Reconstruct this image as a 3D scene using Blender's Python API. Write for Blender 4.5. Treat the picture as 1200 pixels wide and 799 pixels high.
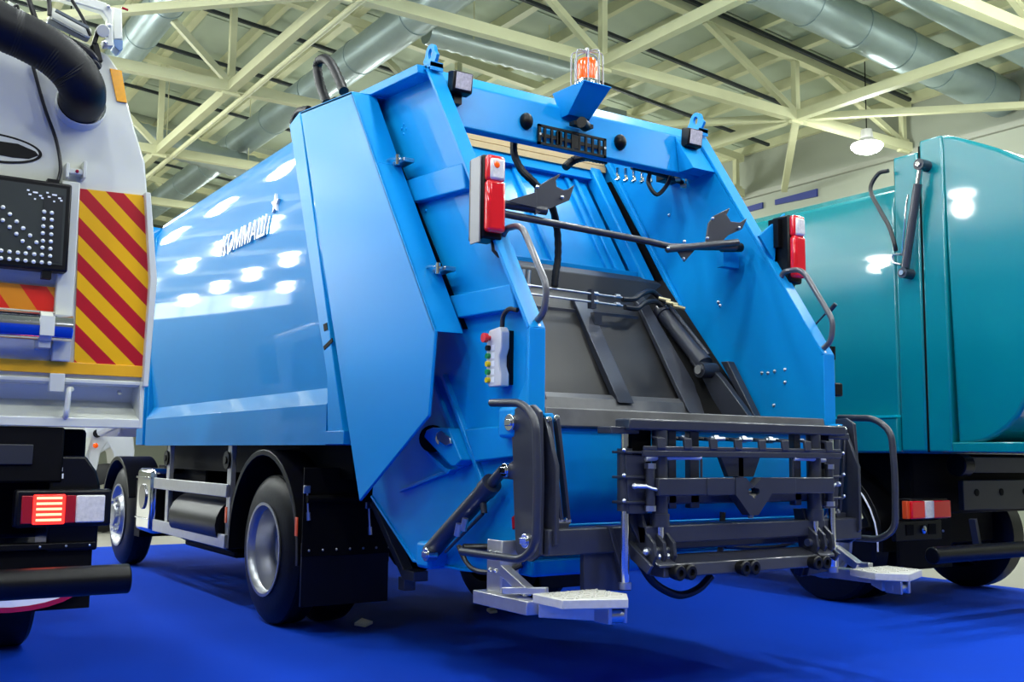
import bpy, math, random
from mathutils import Vector, Matrix
random.seed(7)
for o in list(bpy.data.objects): bpy.data.objects.remove(o)
S = bpy.context.scene
COL = S.collection
PI = math.pi

# ------------------------------------------------------------------ camera
cam_d = bpy.data.cameras.new('camera'); cam = bpy.data.objects.new('camera', cam_d); COL.objects.link(cam)
cam_d.sensor_width = 36.0; cam_d.lens = 36.0*1213.24/1200.0
cam_d.clip_start = 0.05; cam_d.clip_end = 300
_yaw, _pit, _rol = math.radians(33.537), math.radians(6.2387), math.radians(0.6211)
_f0 = Vector((math.sin(_yaw), math.cos(_yaw), 0)); _up = Vector((0,0,1)); _rt = Vector((math.cos(_yaw), -math.sin(_yaw), 0))
_f = _f0*math.cos(_pit)+_up*math.sin(_pit); _u = _up*math.cos(_pit)-_f0*math.sin(_pit)
_r = _rt*math.cos(_rol)+_u*math.sin(_rol); _u = _u*math.cos(_rol)-_rt*math.sin(_rol)
m = Matrix((_r, _u, -_f)).transposed().to_4x4(); m.translation = Vector((-3.877, -7.11, 1.2))
cam.matrix_world = m
S.camera = cam

# ------------------------------------------------------------------ world and exposure
S.view_settings.view_transform = 'Standard'; S.view_settings.look = 'None'
S.view_settings.gamma = 1.0; S.view_settings.exposure = -0.08; S.view_settings.use_curve_mapping = False
W = bpy.data.worlds.new('hall_air'); S.world = W; W.use_nodes = True
W.node_tree.nodes['Background'].inputs[0].default_value = (0.80, 0.90, 1.0, 1)
W.node_tree.nodes['Background'].inputs[1].default_value = 0.16

# ------------------------------------------------------------------ materials
MATS = {}
def mat(name, col, rough=0.5, metal=0.0, coat=0.0, emit=None, es=0.0, noise=0.0, nscale=8.0, bump=0.0, bscale=60.0, alpha=1.0, trans=0.0, spec=0.5):
    if name in MATS: return MATS[name]
    mt = bpy.data.materials.new(name); mt.use_nodes = True; N = mt.node_tree.nodes; L = mt.node_tree.links
    b = N['Principled BSDF']
    b.inputs['Base Color'].default_value = (*col, 1); b.inputs['Roughness'].default_value = rough
    b.inputs['Metallic'].default_value = metal; b.inputs['Coat Weight'].default_value = coat
    b.inputs['Coat Roughness'].default_value = 0.04
    b.inputs['Transmission Weight'].default_value = trans; b.inputs['Specular IOR Level'].default_value = spec
    if emit: b.inputs['Emission Color'].default_value = (*emit, 1); b.inputs['Emission Strength'].default_value = es
    if noise or bump:
        tc = N.new('ShaderNodeTexCoord')
    if noise:
        nz = N.new('ShaderNodeTexNoise'); nz.inputs['Scale'].default_value = nscale; nz.inputs['Detail'].default_value = 5
        mp = N.new('ShaderNodeMapRange'); mp.inputs[3].default_value = 1-noise; mp.inputs[4].default_value = 1+noise
        mx = N.new('ShaderNodeVectorMath'); mx.operation = 'SCALE'; mx.inputs[0].default_value = col
        L.new(tc.outputs['Object'], nz.inputs['Vector']); L.new(nz.outputs['Fac'], mp.inputs[0])
        L.new(mp.outputs[0], mx.inputs['Scale']); L.new(mx.outputs[0], b.inputs['Base Color'])
        mr = N.new('ShaderNodeMapRange'); mr.inputs[3].default_value = max(rough-noise*0.4, 0.02); mr.inputs[4].default_value = min(rough+noise*0.4, 1)
        L.new(nz.outputs['Fac'], mr.inputs[0]); L.new(mr.outputs[0], b.inputs['Roughness'])
    if bump:
        n2 = N.new('ShaderNodeTexNoise'); n2.inputs['Scale'].default_value = bscale; n2.inputs['Detail'].default_value = 2
        bp = N.new('ShaderNodeBump'); bp.inputs['Strength'].default_value = bump; bp.inputs['Distance'].default_value = 0.01
        L.new(tc.outputs['Object'], n2.inputs['Vector']); L.new(n2.outputs['Fac'], bp.inputs['Height']); L.new(bp.outputs[0], b.inputs['Normal'])
    MATS[name] = mt; return mt

BLUE  = mat('blue_truck_paint', (0.001, 0.225, 0.58), 0.50, 0.0, 0.65, bump=0.035, bscale=4.0, spec=0.1)
BLUET = mat('blue_tailgate_paint', (0.001, 0.255, 0.64), 0.50, 0.0, 0.20, spec=0.10)
BLUET.node_tree.nodes['Principled BSDF'].inputs['Coat Roughness'].default_value = 0.22
TEAL  = mat('teal_truck_paint', (0.0, 0.195, 0.225), 0.25, 0.0, 0.7)
WHITE = mat('pale_grey_truck_paint', (0.64, 0.66, 0.58), 0.35, 0.0, 0.5, bump=0.12, bscale=2.5)
GREY  = mat('graphite_paint', (0.024, 0.027, 0.040), 0.42, 0.0, 0.3, noise=0.12, nscale=14)
GREYB = mat('worn_packer_steel', (0.014, 0.0135, 0.014), 0.42, 0.15, 0.0, noise=0.45, nscale=3.5)
GREYL = mat('pale_rubbed_steel', (0.13, 0.13, 0.135), 0.40, 0.4, 0.0, noise=0.35, nscale=9)
BLACK = mat('black_plastic', (0.002, 0.002, 0.003), 0.38, spec=0.25)
BLKM  = mat('matt_black_chassis', (0.0015, 0.0015, 0.002), 0.65, spec=0.12)
RUB   = mat('tyre_rubber', (0.0035, 0.0035, 0.004), 0.45, spec=0.3, bump=0.1, bscale=40)
CHROME= mat('chromed_steel', (0.75, 0.76, 0.78), 0.12, 1.0)
ZINC  = mat('zinc_plated_steel', (0.55, 0.57, 0.60), 0.32, 1.0)
ALU   = mat('brushed_aluminium', (0.60, 0.60, 0.60), 0.38, 0.85, noise=0.12, nscale=30)
RIM   = mat('silver_wheel_paint', (0.40, 0.41, 0.44), 0.32, 0.7)
RED   = mat('red_lamp_lens', (0.62, 0.004, 0.012), 0.12, 0.0, 1.0, emit=(0.7,0.01,0.015), es=0.12)
CLEAR = mat('clear_lamp_lens', (0.75, 0.72, 0.68), 0.12, 0.0, 1.0, noise=0.3, nscale=60)
AMBER = mat('amber_lens', (0.80, 0.085, 0.0), 0.15, 0.0, 0.5, emit=(1.0,0.10,0.0), es=0.35, noise=0.3, nscale=40)
YELLOW= mat('yellow_film', (0.85, 0.42, 0.01), 0.3, 0.0, 0.5)
AMREF = mat('amber_reflector_film', (0.85, 0.36, 0.0), 0.25, 0.0, 0.8, noise=0.15, nscale=50)
WLET  = mat('white_lettering', (0.85, 0.88, 0.92), 0.3)
REDG  = mat('lit_red_lens', (0.9, 0.01, 0.01), 0.2, emit=(1.0,0.03,0.02), es=2.2)
REDH  = mat('lit_red_reflector_core', (0.9, 0.1, 0.05), 0.2, emit=(1.0,0.16,0.08), es=9.0)
REDD  = mat('unlit_red_lens', (0.35, 0.002, 0.012), 0.2, coat=0.6)
BTNR  = mat('red_button', (0.7, 0.02, 0.03), 0.35)
BTNG  = mat('green_button', (0.0, 0.25, 0.06), 0.35)
BTNY  = mat('yellow_button', (0.75, 0.55, 0.0), 0.35)
CTRL  = mat('light_grey_plastic', (0.62, 0.63, 0.65), 0.4)
TREAD = mat('galvanised_tread', (0.66, 0.65, 0.60), 0.45, 0.25, noise=0.15, nscale=40)
BEAM  = mat('cream_steel_beam', (0.52, 0.52, 0.31), 0.55, noise=0.10, nscale=3)
DUCT  = mat('galvanised_duct', (0.32, 0.40, 0.40), 0.38, 0.55, noise=0.12, nscale=4)
FLEX  = mat('ribbed_duct_skin', (0.40, 0.47, 0.46), 0.35, 0.6)
DARKL = mat('dark_cable_tray', (0.012, 0.018, 0.022), 0.6)
TANP  = mat('lit_roof_tan', (0.62, 0.45, 0.22), 0.7, noise=0.15, nscale=6)
NAVY  = mat('navy_banner', (0.006, 0.02, 0.16), 0.6)
CHRB  = mat('polished_tube_blue_band', (0.005, 0.05, 0.42), 0.2, 0.0, 1.0)
LAMPW = mat('lamp_diffuser', (1,1,1), 0.4, emit=(0.93,0.97,1.0), es=60.0)
LEDM  = mat('led_bead', (0.75, 0.78, 0.75), 0.3)
GLASSD= mat('board_face', (0.022, 0.028, 0.026), 0.35)
CORK  = mat('crumpled_white_film', (0.7, 0.7, 0.7), 0.3)
HOSE  = mat('black_hose_rubber', (0.007, 0.007, 0.010), 0.45)
HOSEB = mat('black_convoluted_hose', (0.003, 0.0035, 0.006), 0.5, spec=0.25)
REFO  = mat('orange_side_reflector', (0.6, 0.06, 0.01), 0.3, emit=(0.5,0.05,0.01), es=0.15)

def stripes(name, c1, c2, dirv, freq, offs=0.0, duty=0.5):
    mt = bpy.data.materials.new(name); mt.use_nodes = True; N = mt.node_tree.nodes; L = mt.node_tree.links
    b = N['Principled BSDF']; b.inputs['Roughness'].default_value = 0.3; b.inputs['Coat Weight'].default_value = 0.5
    tc = N.new('ShaderNodeTexCoord'); dt = N.new('ShaderNodeVectorMath'); dt.operation = 'DOT_PRODUCT'; dt.inputs[1].default_value = dirv
    a = N.new('ShaderNodeMath'); a.operation = 'MULTIPLY_ADD'; a.inputs[1].default_value = freq; a.inputs[2].default_value = offs
    fr = N.new('ShaderNodeMath'); fr.operation = 'FRACT'; g = N.new('ShaderNodeMath'); g.operation = 'GREATER_THAN'; g.inputs[1].default_value = duty
    mx = N.new('ShaderNodeMix'); mx.data_type = 'RGBA'; mx.inputs[6].default_value = (*c1, 1); mx.inputs[7].default_value = (*c2, 1)
    L.new(tc.outputs['Object'], dt.inputs[0]); L.new(dt.outputs['Value'], a.inputs[0]); L.new(a.outputs[0], fr.inputs[0]); L.new(fr.outputs[0], g.inputs[0])
    L.new(g.outputs[0], mx.inputs[0]); L.new(mx.outputs[2], b.inputs['Base Color'])
    MATS[name] = mt; return mt

# ------------------------------------------------------------------ mesh builder
XC = -0.035                       # the blue truck's centre line
def mir(p): return (2*XC-p[0], p[1], p[2])
WPOS = {}
class MB:
    def __init__(s): s.v = []; s.f = []
    def add(s, vs, fs):
        n = len(s.v); s.v += [tuple(p) for p in vs]; s.f += [tuple(i+n for i in f) for f in fs]; return s
    def box(s, a, b):
        x0,y0,z0 = a; x1,y1,z1 = b
        return s.add([(x0,y0,z0),(x1,y0,z0),(x1,y1,z0),(x0,y1,z0),(x0,y0,z1),(x1,y0,z1),(x1,y1,z1),(x0,y1,z1)],
                     [(3,2,1,0),(4,5,6,7),(0,1,5,4),(1,2,6,5),(2,3,7,6),(3,0,4,7)])
    def bar(s, p0, p1, w, h, up=(0,0,1)):
        p0, p1 = Vector(p0), Vector(p1); d = (p1-p0).normalized(); r = d.cross(Vector(up))
        if r.length < 1e-4: r = d.cross(Vector((0,1,0)))
        r.normalize(); u = r.cross(d).normalized(); r *= w/2; u *= h/2
        vs = [p0-r-u, p0+r-u, p0+r+u, p0-r+u, p1-r-u, p1+r-u, p1+r+u, p1-r+u]
        return s.add(vs, [(0,1,2,3),(7,6,5,4),(4,5,1,0),(5,6,2,1),(6,7,3,2),(7,4,0,3)])
    def prism(s, poly, axis, a, b):
        def mk(p, c):
            return {'x':(c,p[0],p[1]), 'y':(p[0],c,p[1]), 'z':(p[0],p[1],c)}[axis]
        n = len(poly); vs = [mk(p,a) for p in poly]+[mk(p,b) for p in poly]
        fs = [tuple(range(n-1,-1,-1)), tuple(range(n,2*n))]+[(i,(i+1)%n,n+(i+1)%n,n+i) for i in range(n)]
        return s.add(vs, fs)
    def slab(s, pts, off):            # polygon in 3D pushed along a vector
        n = len(pts); o = Vector(off); vs = [Vector(p) for p in pts]+[Vector(p)+o for p in pts]
        return s.add(vs, [tuple(range(n-1,-1,-1)), tuple(range(n,2*n))]+[(i,(i+1)%n,n+(i+1)%n,n+i) for i in range(n)])
    def cyl(s, p0, p1, r, seg=16, r2=None):
        p0, p1 = Vector(p0), Vector(p1); d = (p1-p0).normalized()
        a = d.cross(Vector((0,0,1)) if abs(d.z) < .9 else Vector((1,0,0))).normalized(); b = d.cross(a)
        r2 = r if r2 is None else r2
        vs = [p0+(a*math.cos(2*PI*i/seg)+b*math.sin(2*PI*i/seg))*r for i in range(seg)]+[p1+(a*math.cos(2*PI*i/seg)+b*math.sin(2*PI*i/seg))*r2 for i in range(seg)]
        return s.add(vs, [(i,(i+1)%seg,seg+(i+1)%seg,seg+i) for i in range(seg)]+[tuple(range(seg-1,-1,-1)), tuple(range(seg,2*seg))])
    def tube(s, pts, r, seg=10, ribs=0, closed=False):
        P = [Vector(p) for p in pts]; n = len(P); rings = []
        ref = None
        for i, p in enumerate(P):
            t = (P[min(i+1,n-1)]-P[max(i-1,0)]).normalized()
            if ref is None: ref = t.cross(Vector((0.13,0.21,1))).normalized()
            ref = (ref-t*ref.dot(t)).normalized(); b = t.cross(ref)
            rr = r*(1.0 if not ribs or i % 2 else 1.0-ribs)
            rings.append([p+(ref*math.cos(2*PI*k/seg)+b*math.sin(2*PI*k/seg))*rr for k in range(seg)])
        vs = [q for g in rings for q in g]; fs = []
        for i in range(n-1):
            for k in range(seg):
                k2 = (k+1)%seg; fs.append((i*seg+k, i*seg+k2, (i+1)*seg+k2, (i+1)*seg+k))
        fs += [tuple(range(seg-1,-1,-1)), tuple((n-1)*seg+k for k in range(seg))]
        return s.add(vs, fs)
    def lathe(s, prof, c, d, seg=32):  # prof: (radius, distance along d)
        c, d = Vector(c), Vector(d).normalized()
        a = d.cross(Vector((0,0,1)) if abs(d.z) < .9 else Vector((1,0,0))).normalized(); b = d.cross(a); n = len(prof)
        vs = [c+d*h+(a*math.cos(2*PI*k/seg)+b*math.sin(2*PI*k/seg))*r for r, h in prof for k in range(seg)]
        fs = [(i*seg+k, i*seg+(k+1)%seg, (i+1)*seg+(k+1)%seg, (i+1)*seg+k) for i in range(n-1) for k in range(seg)]
        return s.add(vs, fs)
    def ball(s, c, r, seg=12, sc=(1,1,1)):
        c = Vector(c); vs = []; fs = []; n = seg//2
        for i in range(n+1):
            t = PI*i/n
            for k in range(seg):
                vs.append((c.x+r*sc[0]*math.sin(t)*math.cos(2*PI*k/seg), c.y+r*sc[1]*math.sin(t)*math.sin(2*PI*k/seg), c.z+r*sc[2]*math.cos(t)))
        for i in range(n):
            for k in range(seg): fs.append((i*seg+k, (i+1)*seg+k, (i+1)*seg+(k+1)%seg, i*seg+(k+1)%seg))
        return s.add(vs, fs)
    def mirrored(s):
        t = MB(); t.v = [mir(p) for p in s.v]; t.f = [tuple(reversed(f)) for f in s.f]; return t
    def build(s, name, mt, parent=None, bev=0.0, smooth=True, label=None, kind=None, segs=2, sharp=32):
        xs = [min(p[i] for p in s.v) for i in range(3)]; xe = [max(p[i] for p in s.v) for i in range(3)]
        c = Vector([(a+b)/2 for a, b in zip(xs, xe)])
        me = bpy.data.meshes.new(name); me.from_pydata([Vector(p)-c for p in s.v], [], s.f); me.validate()
        me.materials.append(mt)
        import bmesh
        bm = bmesh.new(); bm.from_mesh(me); bmesh.ops.recalc_face_normals(bm, faces=bm.faces); bm.to_mesh(me); bm.free()
        if smooth:
            me.shade_smooth(); me.set_sharp_from_angle(angle=math.radians(sharp))
        o = bpy.data.objects.new(name, me); COL.objects.link(o); WPOS[o.name] = c
        o.location = c
        if parent: o.parent = parent; o.location = c-WPOS[parent.name]
        if bev:
            bv = o.modifiers.new('edge', 'BEVEL'); bv.width = bev; bv.segments = segs; bv.limit_method = 'ANGLE'; bv.angle_limit = math.radians(35)
        if label: o['label'] = label
        if kind: o['kind'] = kind
        return o

def thing(name, label, cat, loc, group=None):
    o = bpy.data.objects.new(name, None); COL.objects.link(o); o.location = loc; o.empty_display_size = 0.2
    WPOS[o.name] = Vector(loc); o['label'] = label; o['category'] = cat
    if group: o['group'] = group
    return o
def tag(o, label, cat, group=None):
    o['label'] = label; o['category'] = cat
    if group: o['group'] = group
    return o
def struct(o, label=None):
    o['kind'] = 'structure'
    if label: o['label'] = label
    return o
def dup(src, parent, off):           # copy of a part (and its own pieces) moved by an offset
    c = src.copy(); COL.objects.link(c); c.parent = parent
    if parent is src.parent: c.location = src.location+Vector(off)
    WPOS[c.name] = WPOS[src.name]+Vector(off)
    for ch in [q for q in ALLCH.get(src.name, [])]: pass
    return c
ALLCH = {}
def bez(pts, n=8):                    # Catmull-Rom through points
    P = [Vector(p) for p in pts]; P = [P[0]*2-P[1]]+P+[P[-1]*2-P[-2]]; out = []
    for i in range(1, len(P)-2):
        for k in range(n):
            t = k/n; a,b,c,d = P[i-1],P[i],P[i+1],P[i+2]
            out.append(0.5*((2*b)+(c-a)*t+(2*a-5*b+4*c-d)*t*t+(3*b-a-3*c+d)*t**3))
    out.append(P[-2]); return out
def fillet(pts, r, n=5):              # polyline with rounded corners
    P = [Vector(p) for p in pts]; out = [P[0]]
    for i in range(1, len(P)-1):
        a = (P[i-1]-P[i]); b = (P[i+1]-P[i]); q = min(r, a.length*.45, b.length*.45); a = P[i]+a.normalized()*q; b = P[i]+b.normalized()*q
        for k in range(n+1):
            t = k/n; out.append(a*(1-t)**2+P[i]*2*t*(1-t)+b*t*t)
    out.append(P[-1]); return out
def text(name, body, size, mt, mw, parent, ext=0.002, label=None):
    cu = bpy.data.curves.new(name, 'FONT'); cu.body = body; cu.size = size; cu.extrude = ext; cu.align_x = 'CENTER'; cu.align_y = 'CENTER'
    t = bpy.data.objects.new(name+'_curve', cu); COL.objects.link(t)
    dg = bpy.context.evaluated_depsgraph_get(); me = bpy.data.meshes.new_from_object(t.evaluated_get(dg))
    bpy.data.objects.remove(t); bpy.data.curves.remove(cu)
    me.transform(mw); c = mw.translation; me.transform(Matrix.Translation(-c)); me.materials.clear(); me.materials.append(mt)
    o = bpy.data.objects.new(name, me); COL.objects.link(o); o.location = c; WPOS[o.name] = Vector(c)
    if parent: o.parent = parent; o.location = Vector(c)-WPOS[parent.name]
    return o

# ================================================================== SETTING
fl = MB().box((-30,-14,-0.12),(32,60,-0.012))
CONC = mat('pale_concrete', (0.42,0.40,0.34), 0.45, noise=0.12, nscale=1.2)
struct(fl.build('floor', CONC), 'pale concrete hall floor beyond the carpet')
CARP = mat('blue_carpet', (0.0, 0.054, 0.58), 0.93, bump=0.5, bscale=350, noise=0.12, nscale=0.8, spec=0.15)
carpet = MB()
tag(carpet.box((-14,-12,-0.012),(5.6,6.6,0.0)).build("carpet", CARP), "bright blue exhibition carpet laid under the trucks", "carpet")

ROOF_A, ROOF_B = 9.77, 0.087
def rz(x): return ROOF_A-ROOF_B*x
CEIL = mat('pale_green_roof_deck', (0.40,0.46,0.34), 0.75, noise=0.14, nscale=0.9)
roof = MB().slab([(-30,-14,rz(-30)+.12),(14.6,-14,rz(14.6)+.12),(14.6,60,rz(14.6)+.12),(-30,60,rz(-30)+.12)], (0,0,0.1))
ceil = struct(roof.build('ceiling', mat('seam_gap', (0.10,0.12,0.09), .8)), 'pale green sheet roof on cream steel ribs')
# roof sheets between the ribs: each sheet an object of its own
sheet = None
gx, gy = 1.145, 2.31
for i in range(-3, 12):
    for j in range(-1, 13):
        x0 = 1.65+gx*i*1.0; y0 = 0.95+gy*j
        if x0 > 13.6: continue
        if sheet is None or True:
            p = [(x0+.02,y0+.02,rz(x0+.02)+.10),(x0+gx-.02,y0+.02,rz(x0+gx-.02)+.10),(x0+gx-.02,y0+gy-.02,rz(x0+gx-.02)+.10),(x0+.02,y0+gy-.02,rz(x0+.02)+.10)]
        MB().slab(p, (0,0,.03)).build('roof_sheet', CEIL, ceil, smooth=False)
for i in range(-4, 12):
    x0 = 1.65+gx*i
    w = 0.16 if i % 2 == 0 else 0.12
    MB().bar((x0,-6,rz(x0)+0.0),(x0,45,rz(x0)+0.0), w, 0.2).build('roof_rib', BEAM, ceil)
# trusses across the hall
BX = [-7.51,-2.93,1.65,6.23,10.81,14.0]; BY = [0.95,5.57,10.19,14.81,19.43,24.05,28.7,33.3,38]
def truss(y, lab):
    t = thing('roof_truss', lab, 'truss', (1.65,y,7.5), 'cream roof trusses across the hall'); 
    MB().bar((-12,y,7.5),(14.2,y,7.5),.16,.18).build('bottom_chord', BEAM, t)
    MB().bar((-12,y,rz(-12)-.18),(14.2,y,rz(14.2)-.18),.16,.17).build('top_chord', BEAM, t)
    for x in BX:
        MB().bar((x,y,7.5),(x,y,rz(x)-.2),.11,.11).build('web_post', BEAM, t)
        xm = x-2.29
        MB().bar((x,y,7.55),(xm,y,rz(xm)-.25),.10,.11).build('web_diagonal', BEAM, t)
        MB().box((x-.15,y-.04,7.36),(x+.15,y+.04,7.66)).build('gusset_plate', BEAM, t)
    return t
for y, w_ in zip(BY, ('nearest the camera, only crossing the top right corner','above the tailgate, passing behind the amber beacon','second behind the beacon, crossing over the blue body','third row back, just over the front of the blue body','fourth row back at the far left','fifth row back','sixth row back','seventh row back','last row before the end wall')):
    truss(y, 'cream roof truss '+w_)
for x in BX[:5]:
    o = MB().bar((x,-12,7.5),(x,45,7.5),.15,.17).build('roof_beam', BEAM)
    tag(o, {-7.51:'cream longitudinal beam above the grey truck, outermost left',-2.93:'cream longitudinal beam above the pale grey truck',1.65:'cream longitudinal beam crossing above the blue truck body',6.23:'cream longitudinal beam hidden behind the amber beacon',10.81:'cream longitudinal beam passing above the teal truck'}[x], 'beam', None)
# horizontal braces
tag(MB().bar((10.81,5.57,7.45),(13.766,8.500,7.180),.13,.13).build('roof_strut', BEAM), 'cream strut dropping from the truss node above the right work light', 'strut')
for (a, b, l) in (((1.65,5.57),(-2.93,10.19),'thin cream brace slanting over the left truck arm'),((10.81,5.57),(15.0,1.35),'thin cream brace above the teal truck beside the bright lamp'),((10.81,5.57),(6.23,10.19),'thin cream brace behind the blue truck crossbeam')):
    tag(MB().bar((a[0],a[1],7.48),(b[0],b[1],7.48),.12,.12).build('roof_brace', BEAM), l, 'brace')
tag(MB().tube([(1.92,-6,7.42),(1.92,20,7.42)],.05).build('sprinkler_pipe', BEAM), 'thin cream pipe running beside the longitudinal beam', 'pipe')
# dark cable trays across the roof
for y, w_ in zip([5.38,7.3,9.15,11.75,14.1,16.9,19.6,22.4], ('nearest','second','third','fourth','fifth','sixth','seventh','farthest')):
    o = MB().bar((-8,y,rz(-8)-.14),(14,y,rz(14)-.14),.07,.06).build('cable_tray', DARKL)
    o['group'] = 'dark cable trays under the roof'
    tag(o, 'thin dark cable tray under the pale roof, '+w_+' from the camera', 'cable tray', 'dark cable trays under the roof')
# ducts
t = thing('round_duct', 'large galvanised round duct above the blue truck body', 'duct', (3.85,10,8.5))
MB().cyl((3.9,-4,8.45),(3.9,40,8.45),.33,28).build('duct_pipe', DUCT, t)
for y in [1+2.2*i for i in range(14)]: MB().cyl((3.9,y,8.45),(3.9,y+.05,8.45),.342,28).build('duct_seam', DUCT, t)
t = thing('round_duct', 'galvanised round duct at the far left behind the truck arm', 'duct', (0.6,10,8.4))
MB().cyl((0.45,-4,8.7),(0.45,24,8.7),.30,28).build('duct_pipe', DUCT, t)
for y in [2+1.6*i for i in range(10)]: MB().cyl((0.45,y,8.7),(0.45,y+.05,8.7),.312,28).build('duct_seam', DUCT, t)
t = thing('round_duct', 'large dark round duct above the teal truck', 'duct', (12,3.4,8.0))
MB().cyl((5,3.55,8.75),(14.2,3.55,7.95),.36,28).build('duct_pipe', DUCT, t)
for k in range(7): MB().cyl((6.5+1.15*k,3.55,8.62-.1*k),(6.55+1.15*k,3.55,8.615-.1*k),.375,28).build('duct_seam', DUCT, t)
t = thing('round_duct', 'narrow round duct at the upper right corner', 'duct', (12,1.9,8.2))
MB().cyl((7,2.2,8.5),(14.2,2.2,7.9),.2,24).build('duct_pipe', DUCT, t)
def flex(a, b, r, lab):
    a, b = Vector(a), Vector(b); n = int((b-a).length/.11)
    t = thing('flexible_duct', lab, 'duct', a)
    MB().tube([a+(b-a)*(i/n) for i in range(n+1)], r, 20, ribs=.10).build('duct_sleeve', FLEX, t)
    for k in (.25,.75):
        q = a+(b-a)*k; MB().box((q.x-.01,q.y-r-.01,q.z),(q.x+.01,q.y-r+.005,rz(q.x)-.03)).build('duct_strap', BEAM, t)
flex((4.418,8.200,8.485), (7.694,8.200,8.462), .23, 'ribbed silver flexible duct behind the amber beacon')
flex((1.066,15.900,8.126), (4.778,15.900,7.653), .31, 'ribbed silver flexible duct left of the blue body top')
o = MB().box((8.6,8.4,7.45),(9.1,8.9,8.05)).build('junction_box', mat('grey_green_box',(0.16,0.20,0.17),.5)); tag(o, 'grey green junction box hanging behind the amber beacon', 'junction box')
# walls
WALL = mat('pale_wall_panel', (0.30,0.32,0.25), 0.7, noise=0.08, nscale=.6)
wr = struct(MB().box((14.3,-14,0),(14.6,60,rz(14.3)-.1)).build('wall_right', WALL), 'pale side wall of the hall behind the teal truck')
for k, z in enumerate((6.3,7.35)):
    struct(MB().box((14.2,-14,z),(14.3,60,z+.12)).build('trim_%d'%(k+1), mat('grey_wall_rail',(0.3,0.31,0.25),.6)), 'long rail along the side wall')
struct(MB().box((-30,45,0),(14.3,45.3,12.4)).build('wall_far', WALL), 'far end wall of the hall')
struct(MB().box((-20.3,-14,0),(-20,45,9)).build('wall_left', WALL), 'pale wall on the far left of the hall')
for (a, b, l) in (((16.230,11.000,7.766),(17.854,11.000,8.190),'long navy banner strip above the teal tank'),((14.801,11.000,7.318),(15.659,11.000,7.527),'short navy banner strip beside the blue tailgate edge')): pass
o = MB().slab([(14.250,9.218,7.039),(14.250,7.998,6.992),(14.250,7.993,7.167),(14.250,9.216,7.160)], (.045,0,0)).build('banner', NAVY); tag(o, 'long navy banner strip on the wall above the teal tank', 'banner')
o = MB().slab([(14.250,10.467,7.032),(14.250,9.614,7.035),(14.250,9.611,7.178),(14.250,10.465,7.158)], (.045,0,0)).build('banner', NAVY); tag(o, 'short navy banner strip beside the blue tailgate edge', 'banner')

SKYG = mat('daylit_window_glass', (0.9,0.95,1.0), 0.2, emit=(0.85,0.93,1.0), es=5.0)
wn = struct(MB().box((-19.5,44.9,7.1),(-4.5,45.0,7.2)).box((-19.5,44.9,8.6),(-4.5,45.0,8.7)).build('window_1', BEAM), 'daylit clerestory window strip in the far wall')
for k in range(10): MB().box((-19.45+1.5*k,44.95,7.2),(-18.05+1.5*k,44.99,8.6)).build('window_pane', SKYG, wn)
# ------------------------------------------------------------------ lamps
def bay_lamp(x, y, z, lab, e=170):
    t = thing('high_bay_lamp', lab, 'lamp', (x,y,z), 'high bay lamps under the roof')
    MB().lathe([(0.02,.34),(.1,.33),(.12,.16),(.28,.02),(.29,.0),(.25,.01),(.1,.14),(0.0,.14)], (x,y,z), (0,0,1), 20).build('shade', mat('lamp_shade_metal',(0.6,0.6,0.58),.4,.5), t)
    MB().lathe([(0.0,-.13),(.12,-.12),(.22,-.08),(.28,-.02),(.29,.02),(.27,.05)], (x,y,z), (0,0,1), 20).build('diffuser', LAMPW, t)
    MB().cyl((x,y,z+.33),(x,y,rz(x)+.115),.012,6).build('hanger', BLACK, t)
    ld = bpy.data.lights.new('lamp_light', 'POINT'); ld.energy = e; ld.shadow_soft_size = .22; ld.color = (0.93,1.0,0.96)
    lo = bpy.data.objects.new('lamp_light', ld); COL.objects.link(lo); lo.parent = t; lo.location = (0,0,-.32)
bay_lamp(*(12.077,4.984,7.000), 'bright round lamp glowing beside the teal truck roof', 160)
ROWS = {-13.6:(-7.2,-0.6,6.0,12.6,26,31,36), -10.2:(-7.2,-0.6,6.0,12.6,19.2,22.5,25.8,29.1,33), -6.8:(-7.2,-3.9,-0.6,2.7,6.0,9.3,12.6,15.9,19.2,22.5,27), -3.9:(-7.2,-3.9,-0.6,2.7,6.0,9.3,12.6,15.9,19.2),
        -0.6:(-10.5,-7.2,-3.9,-0.6,12.6,19.2), 2.7:(-10.5,-7.2,-3.9,-0.6), 6.0:(-7.2,-3.9,-0.6,12.6,15.9,23), 9.2:(-7.2,-3.9,-0.6,12.6,15.9,23), 12.4:(-3.9,-0.6,12.6,19.2,27)}
for x, ys_ in ROWS.items():
    for y in ys_:
        bay_lamp(x, y, 7.0, 'white high bay lamp of the hall, out of view from the camera', 150)

# ================================================================== BLUE GARBAGE TRUCK
T = thing('garbage_truck', 'bright blue rear-loading garbage truck with dark grey bin lift and amber beacon', 'truck', (XC,0,0))
def part(mb, name, mt, bev=0.0, parent=None, both=False, **k):
    o = mb.build(name, mt, parent or T, bev, **k)
    if both: mb.mirrored().build(name, mt, parent or T, bev, **k)
    return o
def hx(h): return XC-h            # left-hand x at half width h
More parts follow.
